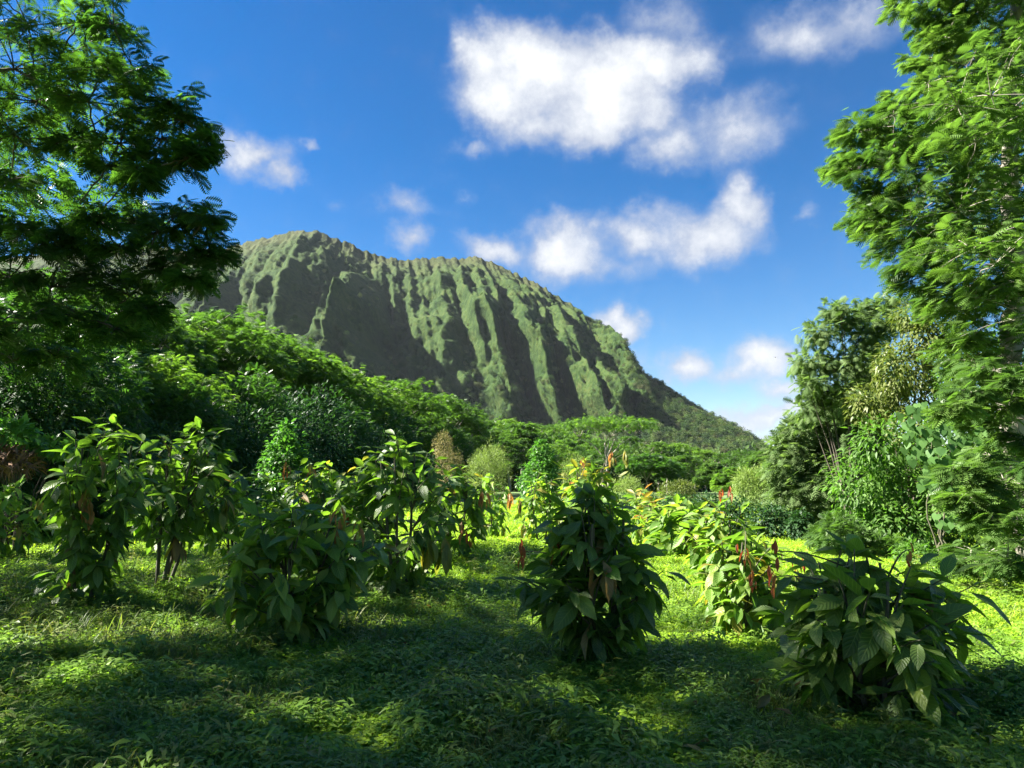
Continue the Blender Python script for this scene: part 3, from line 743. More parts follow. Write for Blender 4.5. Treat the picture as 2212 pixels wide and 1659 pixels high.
bush_at(968, 935, 1040, 26, 58, 'straw_shrub', 'straw-coloured lumpy column of dry vine beside the pale rounded shrub', 'shrub', 6000, .22, LEAF_THIN, 'straw', 401,
        lobes=[((0, 0, .35), (1, 1, .4)), ((-.4, 0, .82), (.8, .8, .2)), ((.7, 0, .55), (.7, .7, .2))])
bush_at(1168, 950, 1080, 46, 42, 'columnar_tree', 'dark glossy conical tree standing in the cacao rows', 'tree', 4200, .22, LEAF_WIDE, 'glossy', 402,
        lobes=[((0, 0, .4), (1, 1, .36)), ((.1, 0, .68), (.62, .62, .22)), ((0, 0, .88), (.34, .34, .13))])
bush_at(622, 910, 1050, 60, 28, 'glossy_tree', 'bright glossy-leaved pointed tree standing before the dark forest', 'tree', 3000, .24, LEAF_WIDE, 'glossy', 403,
        lobes=[((0, 0, .42), (1, 1, .30)), ((.05, 0, .66), (.72, .72, .2)), ((-.05, 0, .88), (.34, .34, .13))], shell=(.5, 1.1))
bush_at(1240, 985, 1050, 34, 62, 'pale_shrub', 'pale feathery shrub just past the dark conical tree', 'shrub', 4500, .22, LEAF_THIN, 'pale', 404, droop=-.3)
bush_at(1350, 1032, 1080, 38, 46, 'pale_shrub', 'light green mounded shrub behind the sunlit yellow cacao', 'shrub', 3600, .2, LEAF_THIN, 'pale', 405, droop=-.3)
bush_at(1465, 1040, 1085, 46, 40, 'round_shrub', 'rounded olive-green shrub standing behind the coffee hedge', 'shrub', 3800, .18, LEAF, 'oliveleaf', 406)
bush_at(1635, 1000, 1110, 52, 42, 'bamboo_clump', 'fine yellow-green feathery bamboo clump beside the tall grey-green thicket', 'bamboo', 8000, .26, LEAF_THIN, 'pale', 407,
        lobes=[((0, 0, .45), (.95, .9, .45)), ((.5, 0, .8), (.55, .5, .24)), ((-.5, 0, .6), (.5, .5, .3))], droop=.1)
# coffee hedge: separate dark rounded bushes in a row
CO = [(1728, 1100, 1160, 26, 22, 'small dark coffee bush beside the tall thicket, end of the coffee row'), (1662, 1086, 1165, 46, 23, 'big round dark coffee bush second from the thicket end of the row'),
      (1590, 1078, 1150, 44, 25, 'dark coffee bush in the row, third from the thicket'), (1525, 1070, 1140, 42, 28, 'dark coffee bush in the row behind the sunlit cacao with red shoots'),
      (1460, 1068, 1130, 40, 31, 'dark coffee bush before the rounded olive-green shrub'), (1395, 1066, 1120, 38, 34, 'dark coffee bush before the low dark umbrella tree'), (1335, 1064, 1115, 36, 37, 'dark coffee bush at the cacao end of the coffee row')]
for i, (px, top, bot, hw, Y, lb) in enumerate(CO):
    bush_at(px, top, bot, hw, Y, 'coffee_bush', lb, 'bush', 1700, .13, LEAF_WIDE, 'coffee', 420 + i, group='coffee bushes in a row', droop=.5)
# ------------------------------------------------------------------ large feathery tree over the plantation, beside the camera
def hero_tree(name, label, base, trunk, pads, seed, mat, bark, frond, twigs, per, tpl, far_pads=(), far_tpl=None, r0=.26, limb_r=.05):
    """trunk: polyline; pads: (centre, radius, flatness, tint) each carried by a limb from the trunk"""
    rng = np.random.default_rng(seed)
    root = thing(name, label, 'tree', base)
    b = np.array(base)
    wood, leaves = Geo(), Geo()
    tp = np.array([np.array(p) - b for p in trunk])
    t = np.linspace(0, len(tp) - 1, 6 * len(tp))
    tpts = np.stack([np.interp(t, np.arange(len(tp)), tp[:, i]) for i in range(3)], -1)
    tr = np.linspace(r0, r0 * .35, len(tpts))
    wood.tube(wobble(rng, tpts, .03), tr, 9)
    ends = []
    order = sorted(range(len(pads)), key=lambda i: np.linalg.norm(np.array(pads[i][0]) - b - tpts[len(tpts) // 2]))
    nodes = [(p, r) for p, r in zip(tpts[len(tpts) // 3:], tr[len(tpts) // 3:])]
    for i in order:
        c = np.array(pads[i][0]) - b
        # branch off the nearest wood that lies inwards and lower
        best, bd = None, 1e9
        for (p, r) in nodes:
            d = np.linalg.norm(p - c) + max(0, p[2] - c[2]) * 1.2
            if d < bd: best, bd, br = p, d, r
        L = np.linalg.norm(best - c)
        mid = (best + c) / 2 + np.array([0, 0, .12 * L]) + rng.normal(0, .05 * L, 3)
        pts = wobble(rng, bez(best, mid, c, 9), .015 * L)
        rr = np.linspace(min(br * .7, .016 + .018 * L), .010, 9)
        far = i in far_pads
        lg = wood if far else Geo(); lg.tube(pts, rr, 5)
        if not far: ends.append(lg)
        nodes += [(p, r) for p, r in zip(pts[3:], rr[3:])]
        d = c - best; d[2] = 0; d /= np.linalg.norm(d) + 1e-9
        feather_pad(rng, leaves, None if far else lg, c, pads[i][1], pads[i][2], twigs if not far else 7, per if not far else 12, frond if not far else .37,
                    far_tpl if far else tpl, .14, pads[i][3], toward=d * .6)
    put('trunk', wood.mesh('trunk', M[bark], True), root)
    for lg in ends: put('branch', lg.mesh('branch', M[bark], True), root)
    put('crown', leaves.mesh('crown', M[mat]), root, kind='stuff')
    return root

rng = np.random.default_rng(21)
LP = [(60, 60, 120), (170, 50, 110), (245, 60, 80), (30, 150, 120), (130, 130, 110), (220, 140, 100), (290, 160, 70), (80, 220, 100), (190, 220, 100), (290, 230, 90), (360, 225, 80), (400, 262, 66),
      (430, 318, 44), (350, 300, 80), (260, 310, 90), (150, 300, 60), (30, 290, 90), (330, 355, 60), (400, 345, 44), (230, 362, 50), (300, 375, 40), (20, 390, 70), (40, 480, 45), 
      (385, 465, 72), (440, 480, 50), (340, 500, 60), (455, 545, 50), (400, 560, 66), (280, 480, 44), (210, 470, 52), (140, 505, 30), (330, 590, 46), (410, 600, 40), (250, 540, 44), (160, 545, 60), (70, 540, 80),
      (20, 600, 90), (110, 620, 90), (210, 600, 70), (280, 640, 60), (320, 670, 40), (60, 690, 100), (170, 690, 80), (250, 710, 60), (30, 780, 90), (120, 770, 70), (-80, 100, 140), (-80, 300, 140), (-90, 500, 130), (-80, 680, 130), (100, -60, 130), (-40, -40, 140)]
pads = []
for (px, py, r) in LP:
    Y = rng.uniform(6.8, 8.0)
    c = at(px, py, Y)
    pads.append((list(c), size(r, Y) * .82, .75, float(np.clip(.5 + rng.normal(0, .12), .2, .8))))
nvis = len(pads)
# the rest of the crown, unseen to the side and overhead, shaped for its shade
for (x0, x1, y0, y1, st) in ((-15.0, -4.4, -1.2, 6.2, 1.15), (-19.0, -9.7, 6.8, 20.0, 1.25)):
    for gx_ in np.arange(x0, x1, st):
        for gy_ in np.arange(y0, y1, st):
            x, y = gx_ + rng.uniform(-.4, .4), gy_ + rng.uniform(-.4, .4)
            pads.append(([x, y, rng.uniform(7.8, 10.0) - .08 * abs(x + 10)], rng.uniform(1.2, 1.6), .3, .5))
for k in range(24):                                   # unseen outer sprays added towards the sun to shade the visible crown
    x = rng.uniform(-15.5, -8.6)
    pads.append(([x, rng.uniform(2.6, 8.2), 7.4 + (-8.6 - x) * .62 + rng.uniform(-2.2, 2.2)], rng.uniform(1.0, 1.4), .4, .5))
for k in range(12):  # more unseen sprays, added to keep the low broad cacao in shade
    pads.append(([rng.uniform(-8.2, -4.8), rng.uniform(3.4, 6.2), rng.uniform(8.0, 9.6)], rng.uniform(.9, 1.3), .35, .5))
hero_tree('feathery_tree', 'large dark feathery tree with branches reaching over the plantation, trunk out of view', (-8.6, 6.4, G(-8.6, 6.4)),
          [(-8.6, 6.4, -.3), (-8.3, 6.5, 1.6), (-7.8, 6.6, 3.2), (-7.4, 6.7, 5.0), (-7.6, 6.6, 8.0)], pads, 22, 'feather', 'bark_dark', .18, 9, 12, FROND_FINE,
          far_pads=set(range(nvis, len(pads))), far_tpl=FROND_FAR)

# ------------------------------------------------------------------ tall feathery tree across the meadow
EDGE = [(-250, 1900), (-60, 1940), (0, 1955), (60, 2015), (110, 1990), (160, 1975), (205, 1935), (250, 1900), (280, 1840), (330, 1800), (390, 1830), (440, 1860), (480, 1850), (520, 1890), (560, 1950), (610, 1945), (650, 1990), (700, 2040), (780, 2060), (860, 2110)]
ey, ex = [e[0] for e in EDGE], [e[1] for e in EDGE]
rng = np.random.default_rng(31)
pads = []
y = -230.0
row = 0
while y < 860:
    lo = np.interp(y, ey, ex)
    x = lo + 28 + rng.uniform(0, 25)
    while x < 2330:
        Y = rng.uniform(14, 16.5) if (x < lo + 140) else rng.uniform(12.5, 19)
        c = at(x, y + rng.uniform(-16, 16), Y)
        pads.append((list(c), rng.uniform(.85, 1.25) if x > lo + 60 else rng.uniform(.5, .75), .42, float(np.clip(.5 + rng.normal(0, .15), .1, .9))))
        x += rng.uniform(62, 105)
    y += rng.uniform(32, 44); row += 1
tb = at(2230, 1230, 16)
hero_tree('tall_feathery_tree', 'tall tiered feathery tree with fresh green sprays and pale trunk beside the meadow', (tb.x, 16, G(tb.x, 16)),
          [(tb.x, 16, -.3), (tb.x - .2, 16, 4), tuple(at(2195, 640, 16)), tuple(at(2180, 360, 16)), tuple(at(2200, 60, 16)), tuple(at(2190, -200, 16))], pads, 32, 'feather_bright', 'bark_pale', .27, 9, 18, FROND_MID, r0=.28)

# ------------------------------------------------------------------ thicket at the side of the meadow: separate trees and climbers
def pad_tree(name, label, base_px, Y, trunk_px, plist, seed, mat, bark, frond, twigs, per, tpl, r0=.10, jitter=1.2):
    rng = np.random.default_rng(seed)
    b = at(base_px, 1050, Y); z = G(b.x, Y)
    pads = []
    for (px, py, r) in plist:
        yy = Y + rng.uniform(-jitter, jitter)
        pads.append((list(at(px, py, yy)), size(r, yy), .4, float(np.clip(.5 + rng.normal(0, .15), .1, .9))))
    return hero_tree(name, label, (b.x, Y, z), [(b.x, Y, z - .2)] + [tuple(at(px, py, Y)) for px, py in trunk_px], pads, seed, mat, bark, frond, twigs, per, tpl, r0=r0)
def lobes_px(lst, Y, base):
    out = []
    for (px, py, rx, ry) in lst:
        c = at(px, py, Y)
        out.append(((c.x - base[0], (hash((px, py)) % 100) / 100 * 1.0 - .5, c.z - base[2]), (size(rx, Y), max(.6, size(rx, Y) * .8), size(ry, Y))))
    return out
def thicket(name, label, cat, base_px, Y, lst, n, leaf, tpl, mat, seed, **kw):
    b = at(base_px, 1050, Y); base = (b.x, Y, G(b.x, Y))
    return make_bush(name, label, cat, kw.pop('group', None), lobes_px(lst, Y, base), n, leaf, tpl, mat, seed, base, **kw)
thicket('grey_tree', 'open-crowned tree with drooping grey-green leaves and bare twigs against the sky', 'tree', 1840, 21,
        [(1770, 720, 40, 30), (1740, 785, 34, 26), (1735, 835, 26, 22), (1795, 785, 40, 34), (1830, 690, 36, 28), (1885, 660, 34, 26), (1800, 672, 26, 18), (1870, 730, 44, 36), (1840, 790, 44, 36), (1780, 850, 40, 30), (1905, 700, 40, 34), (1925, 650, 26, 20), (1755, 885, 36, 26), (1835, 860, 50, 40)],
        3600, .24, FROND_MID, 'greyleaf', 41, droop=.6, shell=(.15, 1.15), stems=1, spread=.9)
thicket('grey_green_tree', 'broad grey-green leafy tree at the mountain end of the thicket', 'tree', 1760, 25,
        [(1760, 960, 70, 60), (1700, 1000, 50, 60), (1830, 930, 70, 60), (1780, 1050, 90, 70), (1870, 1010, 80, 80), (1720, 1080, 60, 60), (1840, 1110, 90, 60), (1790, 890, 44, 40), (1860, 880, 60, 60), (1900, 820, 50, 60), (1720, 940, 36, 34)], 13000, .30, FROND_FAR, 'greyleaf', 51, droop=.5, stems=1)
thicket('vine_draped_tree', 'olive-brown vine-draped tree between the grey-leaved tree and the tall feathery tree', 'tree', 1960, 19,
        [(1930, 800, 60, 60), (1985, 740, 55, 60), (2040, 700, 60, 50), (1900, 870, 50, 50), (1990, 850, 70, 60), (2050, 800, 60, 60), (1960, 930, 60, 50), (1960, 690, 40, 30)], 8000, .17, LEAF, 'oliveleaf', 52, droop=.7, stems=1)
thicket('leafy_tree', 'dense mid-green tree behind the heart-leaved climber', 'tree', 1960, 18,
        [(1900, 960, 70, 60), (1880, 1050, 80, 70), (1960, 1050, 90, 80), (2040, 1060, 90, 90), (1930, 1140, 90, 60), (2060, 960, 80, 70), (2090, 1150, 70, 60), (2150, 1000, 80, 80), (1870, 1140, 60, 50), (2000, 1150, 80, 50), (2130, 900, 80, 70), (2180, 1100, 80, 90), (2190, 980, 60, 90), (2090, 830, 70, 60), (2190, 780, 80, 80), (2190, 1190, 60, 50)], 15000, .20, LEAF, 'broad', 53, droop=.6, stems=1)
thicket('thicket_shrub', 'light green shrub at the meadow foot of the thicket', 'shrub', 1850, 17,
        [(1830, 1170, 60, 40), (1890, 1190, 50, 34), (1790, 1150, 40, 34)], 2600, .17, FROND_FAR, 'feather_bright', 54, droop=.3)
thicket('meadow_shrub', 'small yellow-green leafy shrub in the shade below the climber', 'shrub', 2000, 14.5,
        [(1995, 1205, 38, 32), (2040, 1230, 30, 22)], 1300, .10, LEAF_WIDE, 'broad', 55, droop=.3)
thicket('meadow_shrub', 'low weedy shrub at the foot of the bright feathery tree', 'shrub', 2120, 13,
        [(2100, 1245, 50, 22), (2170, 1240, 50, 26), (2050, 1250, 30, 14)], 1500, .10, LEAF_WIDE, 'glossy', 56, droop=.3)
pad_tree('bright_feathery_tree', 'young feathery tree with bright green sprays hanging low over the meadow edge', 2260, 11.5, [(2250, 1150), (2240, 1000), (2230, 860)],
         [(2180, 880, 60), (2120, 905, 50), (2210, 950, 60), (2140, 985, 56), (2090, 1030, 50), (2170, 1040, 60), (2210, 1090, 60), (2120, 1090, 50), (2080, 1075, 36), (2160, 1130, 56), (2200, 1170, 56), (2120, 1205, 50), (2180, 1225, 56), (2080, 1215, 30), (2220, 1010, 60), (2150, 800, 50), (2200, 830, 50), (2100, 850, 40), (2060, 880, 34)],
         61, 'feather_bright', 'bark_pale', .25, 9, 17, FROND_FINE, r0=.09)

# heart-leaved climber: every leaf its own piece
def heart_leaf():
    o = np.array([[0, .12], [-.16, -.02], [-.36, .0], [-.48, .2], [-.44, .45], [-.24, .75], [0, 1.05], [.24, .75], [.44, .45], [.48, .2], [.36, 0], [.16, -.02]])
    V = [[0, .45, 0]] + [[x, y, .05 - .20 * x * x + (-.12 * y * y)] for x, y in o]
    n = len(o)
    return build_mesh('heart_leaf', V, [np.array([[0, 1 + (i + 1) % n, 1 + i] for i in range(n)])], M['vine'], smooth=True)
hl = heart_leaf()
rng = np.random.default_rng(71)
cb = at(2040, 1200, 16)
climber = thing('climbing_vine', 'climber with big pale green heart-shaped leaves draped over the thicket', 'vine', (cb.x, 16, G(cb.x, 16)))
cg = Geo()
LOB = [(2010, 900, 70, 34, 60), (2070, 880, 60, 30, 40), (2040, 960, 60, 50, 70), (2090, 935, 40, 40, 30), (2030, 1040, 44, 44, 44), (2050, 1120, 34, 22, 20), (1985, 960, 36, 40, 26), (2180, 1215, 30, 22, 10)]
for (px, py, rx, ry, k) in LOB:
    c0 = at(px, py, 15.6)
    cg.tube(wobble(rng, bez((0, 0, 0), ((c0.x - cb.x) * .4, .2, (c0.z) * .6), (c0.x - cb.x, c0.y - 16 + .15, c0.z), 10), .05), np.linspace(.02, .006, 10), 4)
    for _ in range(k):
        a, q = rng.uniform(0, 6.28), math.sqrt(rng.uniform())
        p = at(px + rx * q * math.cos(a), py + ry * q * math.sin(a), 15.5 + rng.uniform(-.7, .5) + .4 * q)
        D = Vector((rng.normal(-.1, .35), rng.normal(-.3, .25), -1)).normalized()
        Uv = Vector((rng.normal(-.3, .35), -1, rng.uniform(.2, .9)))
        X = D.cross(Uv).normalized(); Z = X.cross(D); s = rng.uniform(.12, .21)
        o = put('leaf', hl, climber)
        mt = Matrix((X * s, D * s, Z * s)).transposed().to_4x4(); mt.translation = p - climber.location
        o.matrix_local = mt
put('stem', cg.mesh('stem', M['twig'], True), climber)
# ------------------------------------------------------------------ cacao: big quilted leaves, each its own object, on jointed stems
LT = {}
def cacao_leaf_mesh(name, mat, wd, bend, curl, wave, seed):
    rng = np.random.default_rng(seed)
    ts = [0, .08, .22, .40, .58, .75, .90, 1.0]
    pr = [.05, .30, .78, 1.0, .98, .72, .30, .02]
    V, UVs = [[-.008, -.09, .0], [.008, -.09, .0]], [[.5, 0], [.5, 0]]
    for t, q in zip(ts, pr):
        y = math.sin(t * bend) / bend if bend > .01 else t
        z = -(1 - math.cos(t * bend)) / bend if bend > .01 else 0
        for s in (-1, -.5, 0, .5, 1):
            x = s * q * wd / 2
            zz = z + curl * abs(x) + wave * math.sin(t * 9 + s * 2 + seed) * abs(s) * q
            V.append([x, y, zz]); UVs.append([.5 + .5 * s, t])
    F = [[0, 1, 5, 4]]
    for i in range(len(ts) - 1):
        for j in range(4):
            a = 2 + i * 5 + j
            F.append([a, a + 1, a + 6, a + 5])
    LT.setdefault(name, []).append((np.array(V), np.array(F), np.array(UVs)))
    return build_mesh(name, V, [np.array(F)], mat, None, np.array(UVs), True)
LM = {}
for key in ('cacao', 'cacao_sun', 'cacao_yellow', 'cacao_brown', 'cacao_red', 'cacao_orange'):
    limp = key in ('cacao_red', 'cacao_orange', 'cacao_brown')
    LM[key] = [cacao_leaf_mesh(key + '_leaf', M[key], w_, b_, c_, v_, i) for i, (w_, b_, c_, v_) in enumerate(
        [(.33, .35, .30, .02), (.36, .65, .2, .03), (.37, .12, .38, .025), (.41, .85, .15, .03)] if not limp else [(.26, .35, .6, .03), (.22, .2, .9, .03), (.30, .6, .5, .04)])]

def cacao(label, base, env, n_tips, n_leaves, seed, mats=(('cacao', 1.0),), leaf=(.24, .40), stems=2, flush=(), lean=(0, 0), extra=(), bare=0.0, gaps=0.0, name='cacao_tree', top_droop=-.05, more=.9):
    """env: (height, radius) outline of the crown; flush: (x, y, z, kind, count, length) hanging young or old leaves;
    extra: (x, y, z) branch tips pulled out of the outline"""
    rng = np.random.default_rng(seed)
    bx_, by_ = base
    root = thing(name, label, 'cacao tree', (bx_, by_, G(bx_, by_)), 'young cacao trees in rows')
    eh, er = [e[0] for e in env], [e[1] for e in env]
    H = max(eh)
    wd = Geo()
    axis = []
    for s in range(stems):
        a = s / max(stems, 1) * 6.28 + rng.uniform(0, 1)
        sp = .10 * (stems > 1)
        foot = np.array([math.cos(a) * .05, math.sin(a) * .05, -.12])
        head = np.array([lean[0] + math.cos(a) * sp * 3 * min(1, H / 1.5), lean[1] + math.sin(a) * sp * 3, H * rng.uniform(.78, .9)])
        pts = wobble(rng, bez(foot, foot * .5 + head * .5 + np.array([math.cos(a) * .06, math.sin(a) * .06, 0]), head, 9), .012)
        wd.tube(pts, np.linspace(.020, .008, 9) * (.55 + .45 * H), 6)
        axis.append(pts)
    tips = []
    zlo = min(eh)
    for k in range(n_tips):
        f = (k + .5) / n_tips
        z = zlo + (H - zlo) * (f ** .85)
        R = np.interp(z, eh, er)
        a = k * 2.39996 + rng.uniform(-.5, .5)
        q = rng.uniform(.45, .95) if f < .9 else rng.uniform(.0, .5)
        cx = lean[0] * z / H; cy_ = lean[1] * z / H
        if rng.uniform() < gaps: continue
        tips.append(np.array([cx + math.cos(a) * R * q, cy_ + math.sin(a) * R * q, z]))
    tips += [np.array(e, float) for e in extra]
    per = n_leaves / len(tips)
    inner = []
    mk, mw = [m_[0] for m_ in mats], np.array([m_[1] for m_ in mats]); mw = mw / mw.sum()
    def add_leaf(P, D, Uv, L, key):
        D = Vector(D).normalized(); X = D.cross(Vector(Uv))
        if X.length < 1e-3: X = D.cross(Vector((1, .3, .2)))
        X.normalize(); Z = X.cross(D)
        o = put('leaf', LM[key][int(rng.integers(len(LM[key])))], root)
        mt = Matrix((X * L, D * L, Z * L)).transposed().to_4x4(); mt.translation = Vector(P) + D * (.09 * L)
        o.matrix_local = mt
        return o
    for tip in tips:
        ax_ = axis[int(np.argmin([np.min(np.linalg.norm(p - tip, axis=1)) for p in axis]))]
        lowz = tip[2] * .62 - .05
        j = int(np.argmin(np.abs(ax_[:, 2] - lowz)))
        p0 = ax_[j]
        mid = p0 * .5 + tip * .5 + np.array([0, 0, .06])
        pts = bez(p0, mid, tip, 8)
        wd.tube(pts, np.linspace(.011, .004, 8), 4)
        out = tip - p0; out[2] = 0
        ol = np.linalg.norm(out); out = out / ol if ol > 1e-3 else np.array([math.cos(seed), math.sin(seed), 0])
        nl = int(per) + int(rng.uniform() < per % 1)
        nx_ = int(round(nl * more))
        f_h = (tip[2] - zlo) / max(H - zlo, .1)
        a0 = rng.uniform(0, 6.28)
        for q in range(nl + nx_):
            t = 1 - (q / max(nl, 1)) ** 1.1 * .72 if q < nl else rng.uniform(.25, 1.0)
            i = min(int(t * 7), 6); P = pts[i] + (pts[i + 1] - pts[i]) * (t * 7 - i)
            a = a0 + q * 2.39996 + rng.uniform(-.3, .3)
            rd = np.array([math.cos(a), math.sin(a), 0])
            h = rd * .85 + out * .55
            h /= np.linalg.norm(h) + 1e-6
            pitch = top_droop + rng.normal(-.08, .42) + .35 * f_h * (q < 3) - .36 * (1 - f_h) - .25 * min(q / max(nl, 1), .8)
            pitch = min(max(pitch, -1.3), .75)
            D = np.array([h[0] * math.cos(pitch), h[1] * math.cos(pitch), math.sin(pitch)])
            Uv = np.array([rng.normal(0, .42), rng.normal(0, .42), 1.0]) + h * (.6 if pitch < -.8 else 0)
            key = mk[int(rng.choice(len(mk), p=mw))]
            if q < nl: add_leaf(P, D, Uv, rng.uniform(*leaf) * (1.0 if q > 1 else .8), key)
            else: inner.append((P, D, Uv, rng.uniform(*leaf) * .9))
    for (fx, fy, fz, key, k, L) in flush:
        ax_ = axis[0]; j = int(np.argmin(np.abs(ax_[:, 2] - fz * .8)))
        tip = np.array([fx, fy, fz])
        wd.tube(bez(ax_[j], ax_[j] * .4 + tip * .6 + np.array([0, 0, .12]), tip, 7), np.linspace(.009, .004, 7), 4)
        for q in range(k + 2):
            a = rng.uniform(0, 6.28)
            sp = rng.uniform(.15, .7)
            D = np.array([math.cos(a) * sp, math.sin(a) * sp, -1.0])
            kk = key if rng.uniform() < .8 else ('cacao_orange' if key == 'cacao_red' else 'cacao_yellow')
            o = add_leaf(tip + np.array([rng.normal(0, .02), rng.normal(0, .02), .03 * q - .06]), D, np.array([math.cos(a), math.sin(a), .4]), L * rng.uniform(.6, 1.15), kk)
            o['label'] = {'cacao_red': 'limp red young leaf', 'cacao_orange': 'limp orange young leaf', 'cacao_yellow': 'yellowing hanging leaf', 'cacao_brown': 'bronze-brown hanging old leaf'}[kk]
    put('stem', wd.mesh('stem', M['twig'], True), root)
    if inner:                                        # the many leaves inside the crown, behind the ones that show singly
        Vs, Fs, Us, Ts, n0 = [], [], [], [], 0
        for (P, D, Uv, L) in inner:
            v, f, u_ = LT['cacao_leaf'][int(rng.integers(4))]
            D = D / np.linalg.norm(D); X = np.cross(D, Uv); X /= np.linalg.norm(X) + 1e-6; Z = np.cross(X, D)
            Vs.append((v[:, 0:1] * X + v[:, 1:2] * D + v[:, 2:3] * Z) * L + P + D * .09 * L)
            Fs.append(f + n0); Us.append(u_); Ts.append(np.full(len(v), rng.uniform())); n0 += len(v)
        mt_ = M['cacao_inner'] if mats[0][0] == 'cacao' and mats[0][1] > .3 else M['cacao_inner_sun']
        put('foliage', build_mesh('foliage', np.concatenate(Vs), [np.concatenate(Fs)], mt_, np.concatenate(Ts), np.concatenate(Us), True), root, kind='stuff')
    return root
def gxy(px, py):
    p = on_ground(px, py); return (p.x, p.y)
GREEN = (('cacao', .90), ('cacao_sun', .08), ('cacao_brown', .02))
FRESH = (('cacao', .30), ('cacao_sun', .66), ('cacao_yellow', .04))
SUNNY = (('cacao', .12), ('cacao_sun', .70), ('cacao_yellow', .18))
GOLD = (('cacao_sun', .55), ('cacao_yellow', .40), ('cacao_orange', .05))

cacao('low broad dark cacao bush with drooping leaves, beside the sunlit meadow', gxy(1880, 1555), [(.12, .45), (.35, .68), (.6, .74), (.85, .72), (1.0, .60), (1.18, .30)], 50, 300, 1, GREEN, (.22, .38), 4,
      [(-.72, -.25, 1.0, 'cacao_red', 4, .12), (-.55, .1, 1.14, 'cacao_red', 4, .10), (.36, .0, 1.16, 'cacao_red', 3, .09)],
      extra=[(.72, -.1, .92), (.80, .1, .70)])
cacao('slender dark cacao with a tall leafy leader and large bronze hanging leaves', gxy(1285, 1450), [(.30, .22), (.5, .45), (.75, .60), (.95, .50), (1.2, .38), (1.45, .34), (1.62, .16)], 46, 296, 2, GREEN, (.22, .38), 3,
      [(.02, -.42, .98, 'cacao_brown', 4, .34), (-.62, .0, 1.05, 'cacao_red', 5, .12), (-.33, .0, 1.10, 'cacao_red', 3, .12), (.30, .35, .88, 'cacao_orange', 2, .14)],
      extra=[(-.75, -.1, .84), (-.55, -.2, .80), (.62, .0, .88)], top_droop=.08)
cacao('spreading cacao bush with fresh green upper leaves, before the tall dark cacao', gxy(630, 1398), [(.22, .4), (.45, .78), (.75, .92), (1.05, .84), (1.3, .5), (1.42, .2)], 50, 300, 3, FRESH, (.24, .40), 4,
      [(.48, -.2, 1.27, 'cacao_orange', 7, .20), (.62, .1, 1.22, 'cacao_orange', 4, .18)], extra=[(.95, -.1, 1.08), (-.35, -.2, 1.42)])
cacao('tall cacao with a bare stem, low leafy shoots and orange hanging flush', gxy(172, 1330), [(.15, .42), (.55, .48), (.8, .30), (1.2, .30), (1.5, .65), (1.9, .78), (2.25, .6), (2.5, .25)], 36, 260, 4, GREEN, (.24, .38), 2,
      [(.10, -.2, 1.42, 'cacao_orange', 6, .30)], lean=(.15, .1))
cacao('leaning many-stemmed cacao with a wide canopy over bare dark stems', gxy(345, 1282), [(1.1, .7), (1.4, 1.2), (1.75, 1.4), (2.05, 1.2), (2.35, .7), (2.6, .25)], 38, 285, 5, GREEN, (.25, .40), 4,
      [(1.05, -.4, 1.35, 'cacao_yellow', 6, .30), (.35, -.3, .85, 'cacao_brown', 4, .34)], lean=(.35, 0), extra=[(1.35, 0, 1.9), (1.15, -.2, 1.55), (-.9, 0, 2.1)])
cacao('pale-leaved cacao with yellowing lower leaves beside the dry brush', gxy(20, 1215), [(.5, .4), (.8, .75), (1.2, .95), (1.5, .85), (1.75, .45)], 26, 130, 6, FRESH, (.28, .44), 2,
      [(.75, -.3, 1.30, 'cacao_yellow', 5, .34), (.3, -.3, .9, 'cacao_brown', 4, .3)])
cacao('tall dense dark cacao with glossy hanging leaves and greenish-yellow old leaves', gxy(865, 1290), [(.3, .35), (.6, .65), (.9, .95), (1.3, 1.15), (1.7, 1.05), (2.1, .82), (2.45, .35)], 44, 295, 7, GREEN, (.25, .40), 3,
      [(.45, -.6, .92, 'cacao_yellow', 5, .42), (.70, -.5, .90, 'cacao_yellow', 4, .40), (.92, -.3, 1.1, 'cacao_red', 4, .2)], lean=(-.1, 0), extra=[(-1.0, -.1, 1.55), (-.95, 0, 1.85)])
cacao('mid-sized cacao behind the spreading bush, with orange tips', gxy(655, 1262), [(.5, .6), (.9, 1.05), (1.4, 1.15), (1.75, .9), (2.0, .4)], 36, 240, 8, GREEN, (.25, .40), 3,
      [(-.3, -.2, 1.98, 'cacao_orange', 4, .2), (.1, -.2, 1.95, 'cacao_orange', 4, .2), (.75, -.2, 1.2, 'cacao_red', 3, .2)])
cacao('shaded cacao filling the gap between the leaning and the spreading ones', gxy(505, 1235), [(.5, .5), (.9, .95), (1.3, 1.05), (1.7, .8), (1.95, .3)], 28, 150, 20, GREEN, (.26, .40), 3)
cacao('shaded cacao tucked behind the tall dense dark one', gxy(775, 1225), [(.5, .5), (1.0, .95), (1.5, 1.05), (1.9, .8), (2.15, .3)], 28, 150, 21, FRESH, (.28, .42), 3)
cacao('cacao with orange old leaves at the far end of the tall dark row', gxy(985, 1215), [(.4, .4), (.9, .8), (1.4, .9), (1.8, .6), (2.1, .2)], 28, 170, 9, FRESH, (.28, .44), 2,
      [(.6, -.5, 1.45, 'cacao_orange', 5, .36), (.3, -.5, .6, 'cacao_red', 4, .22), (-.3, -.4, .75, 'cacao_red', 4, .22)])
cacao('small cacao nearest the pale rounded shrub in the tall row', gxy(1055, 1165), [(.4, .5), (1.0, .9), (1.6, .8), (2.0, .3)], 22, 90, 10, SUNNY, (.3, .46), 2)
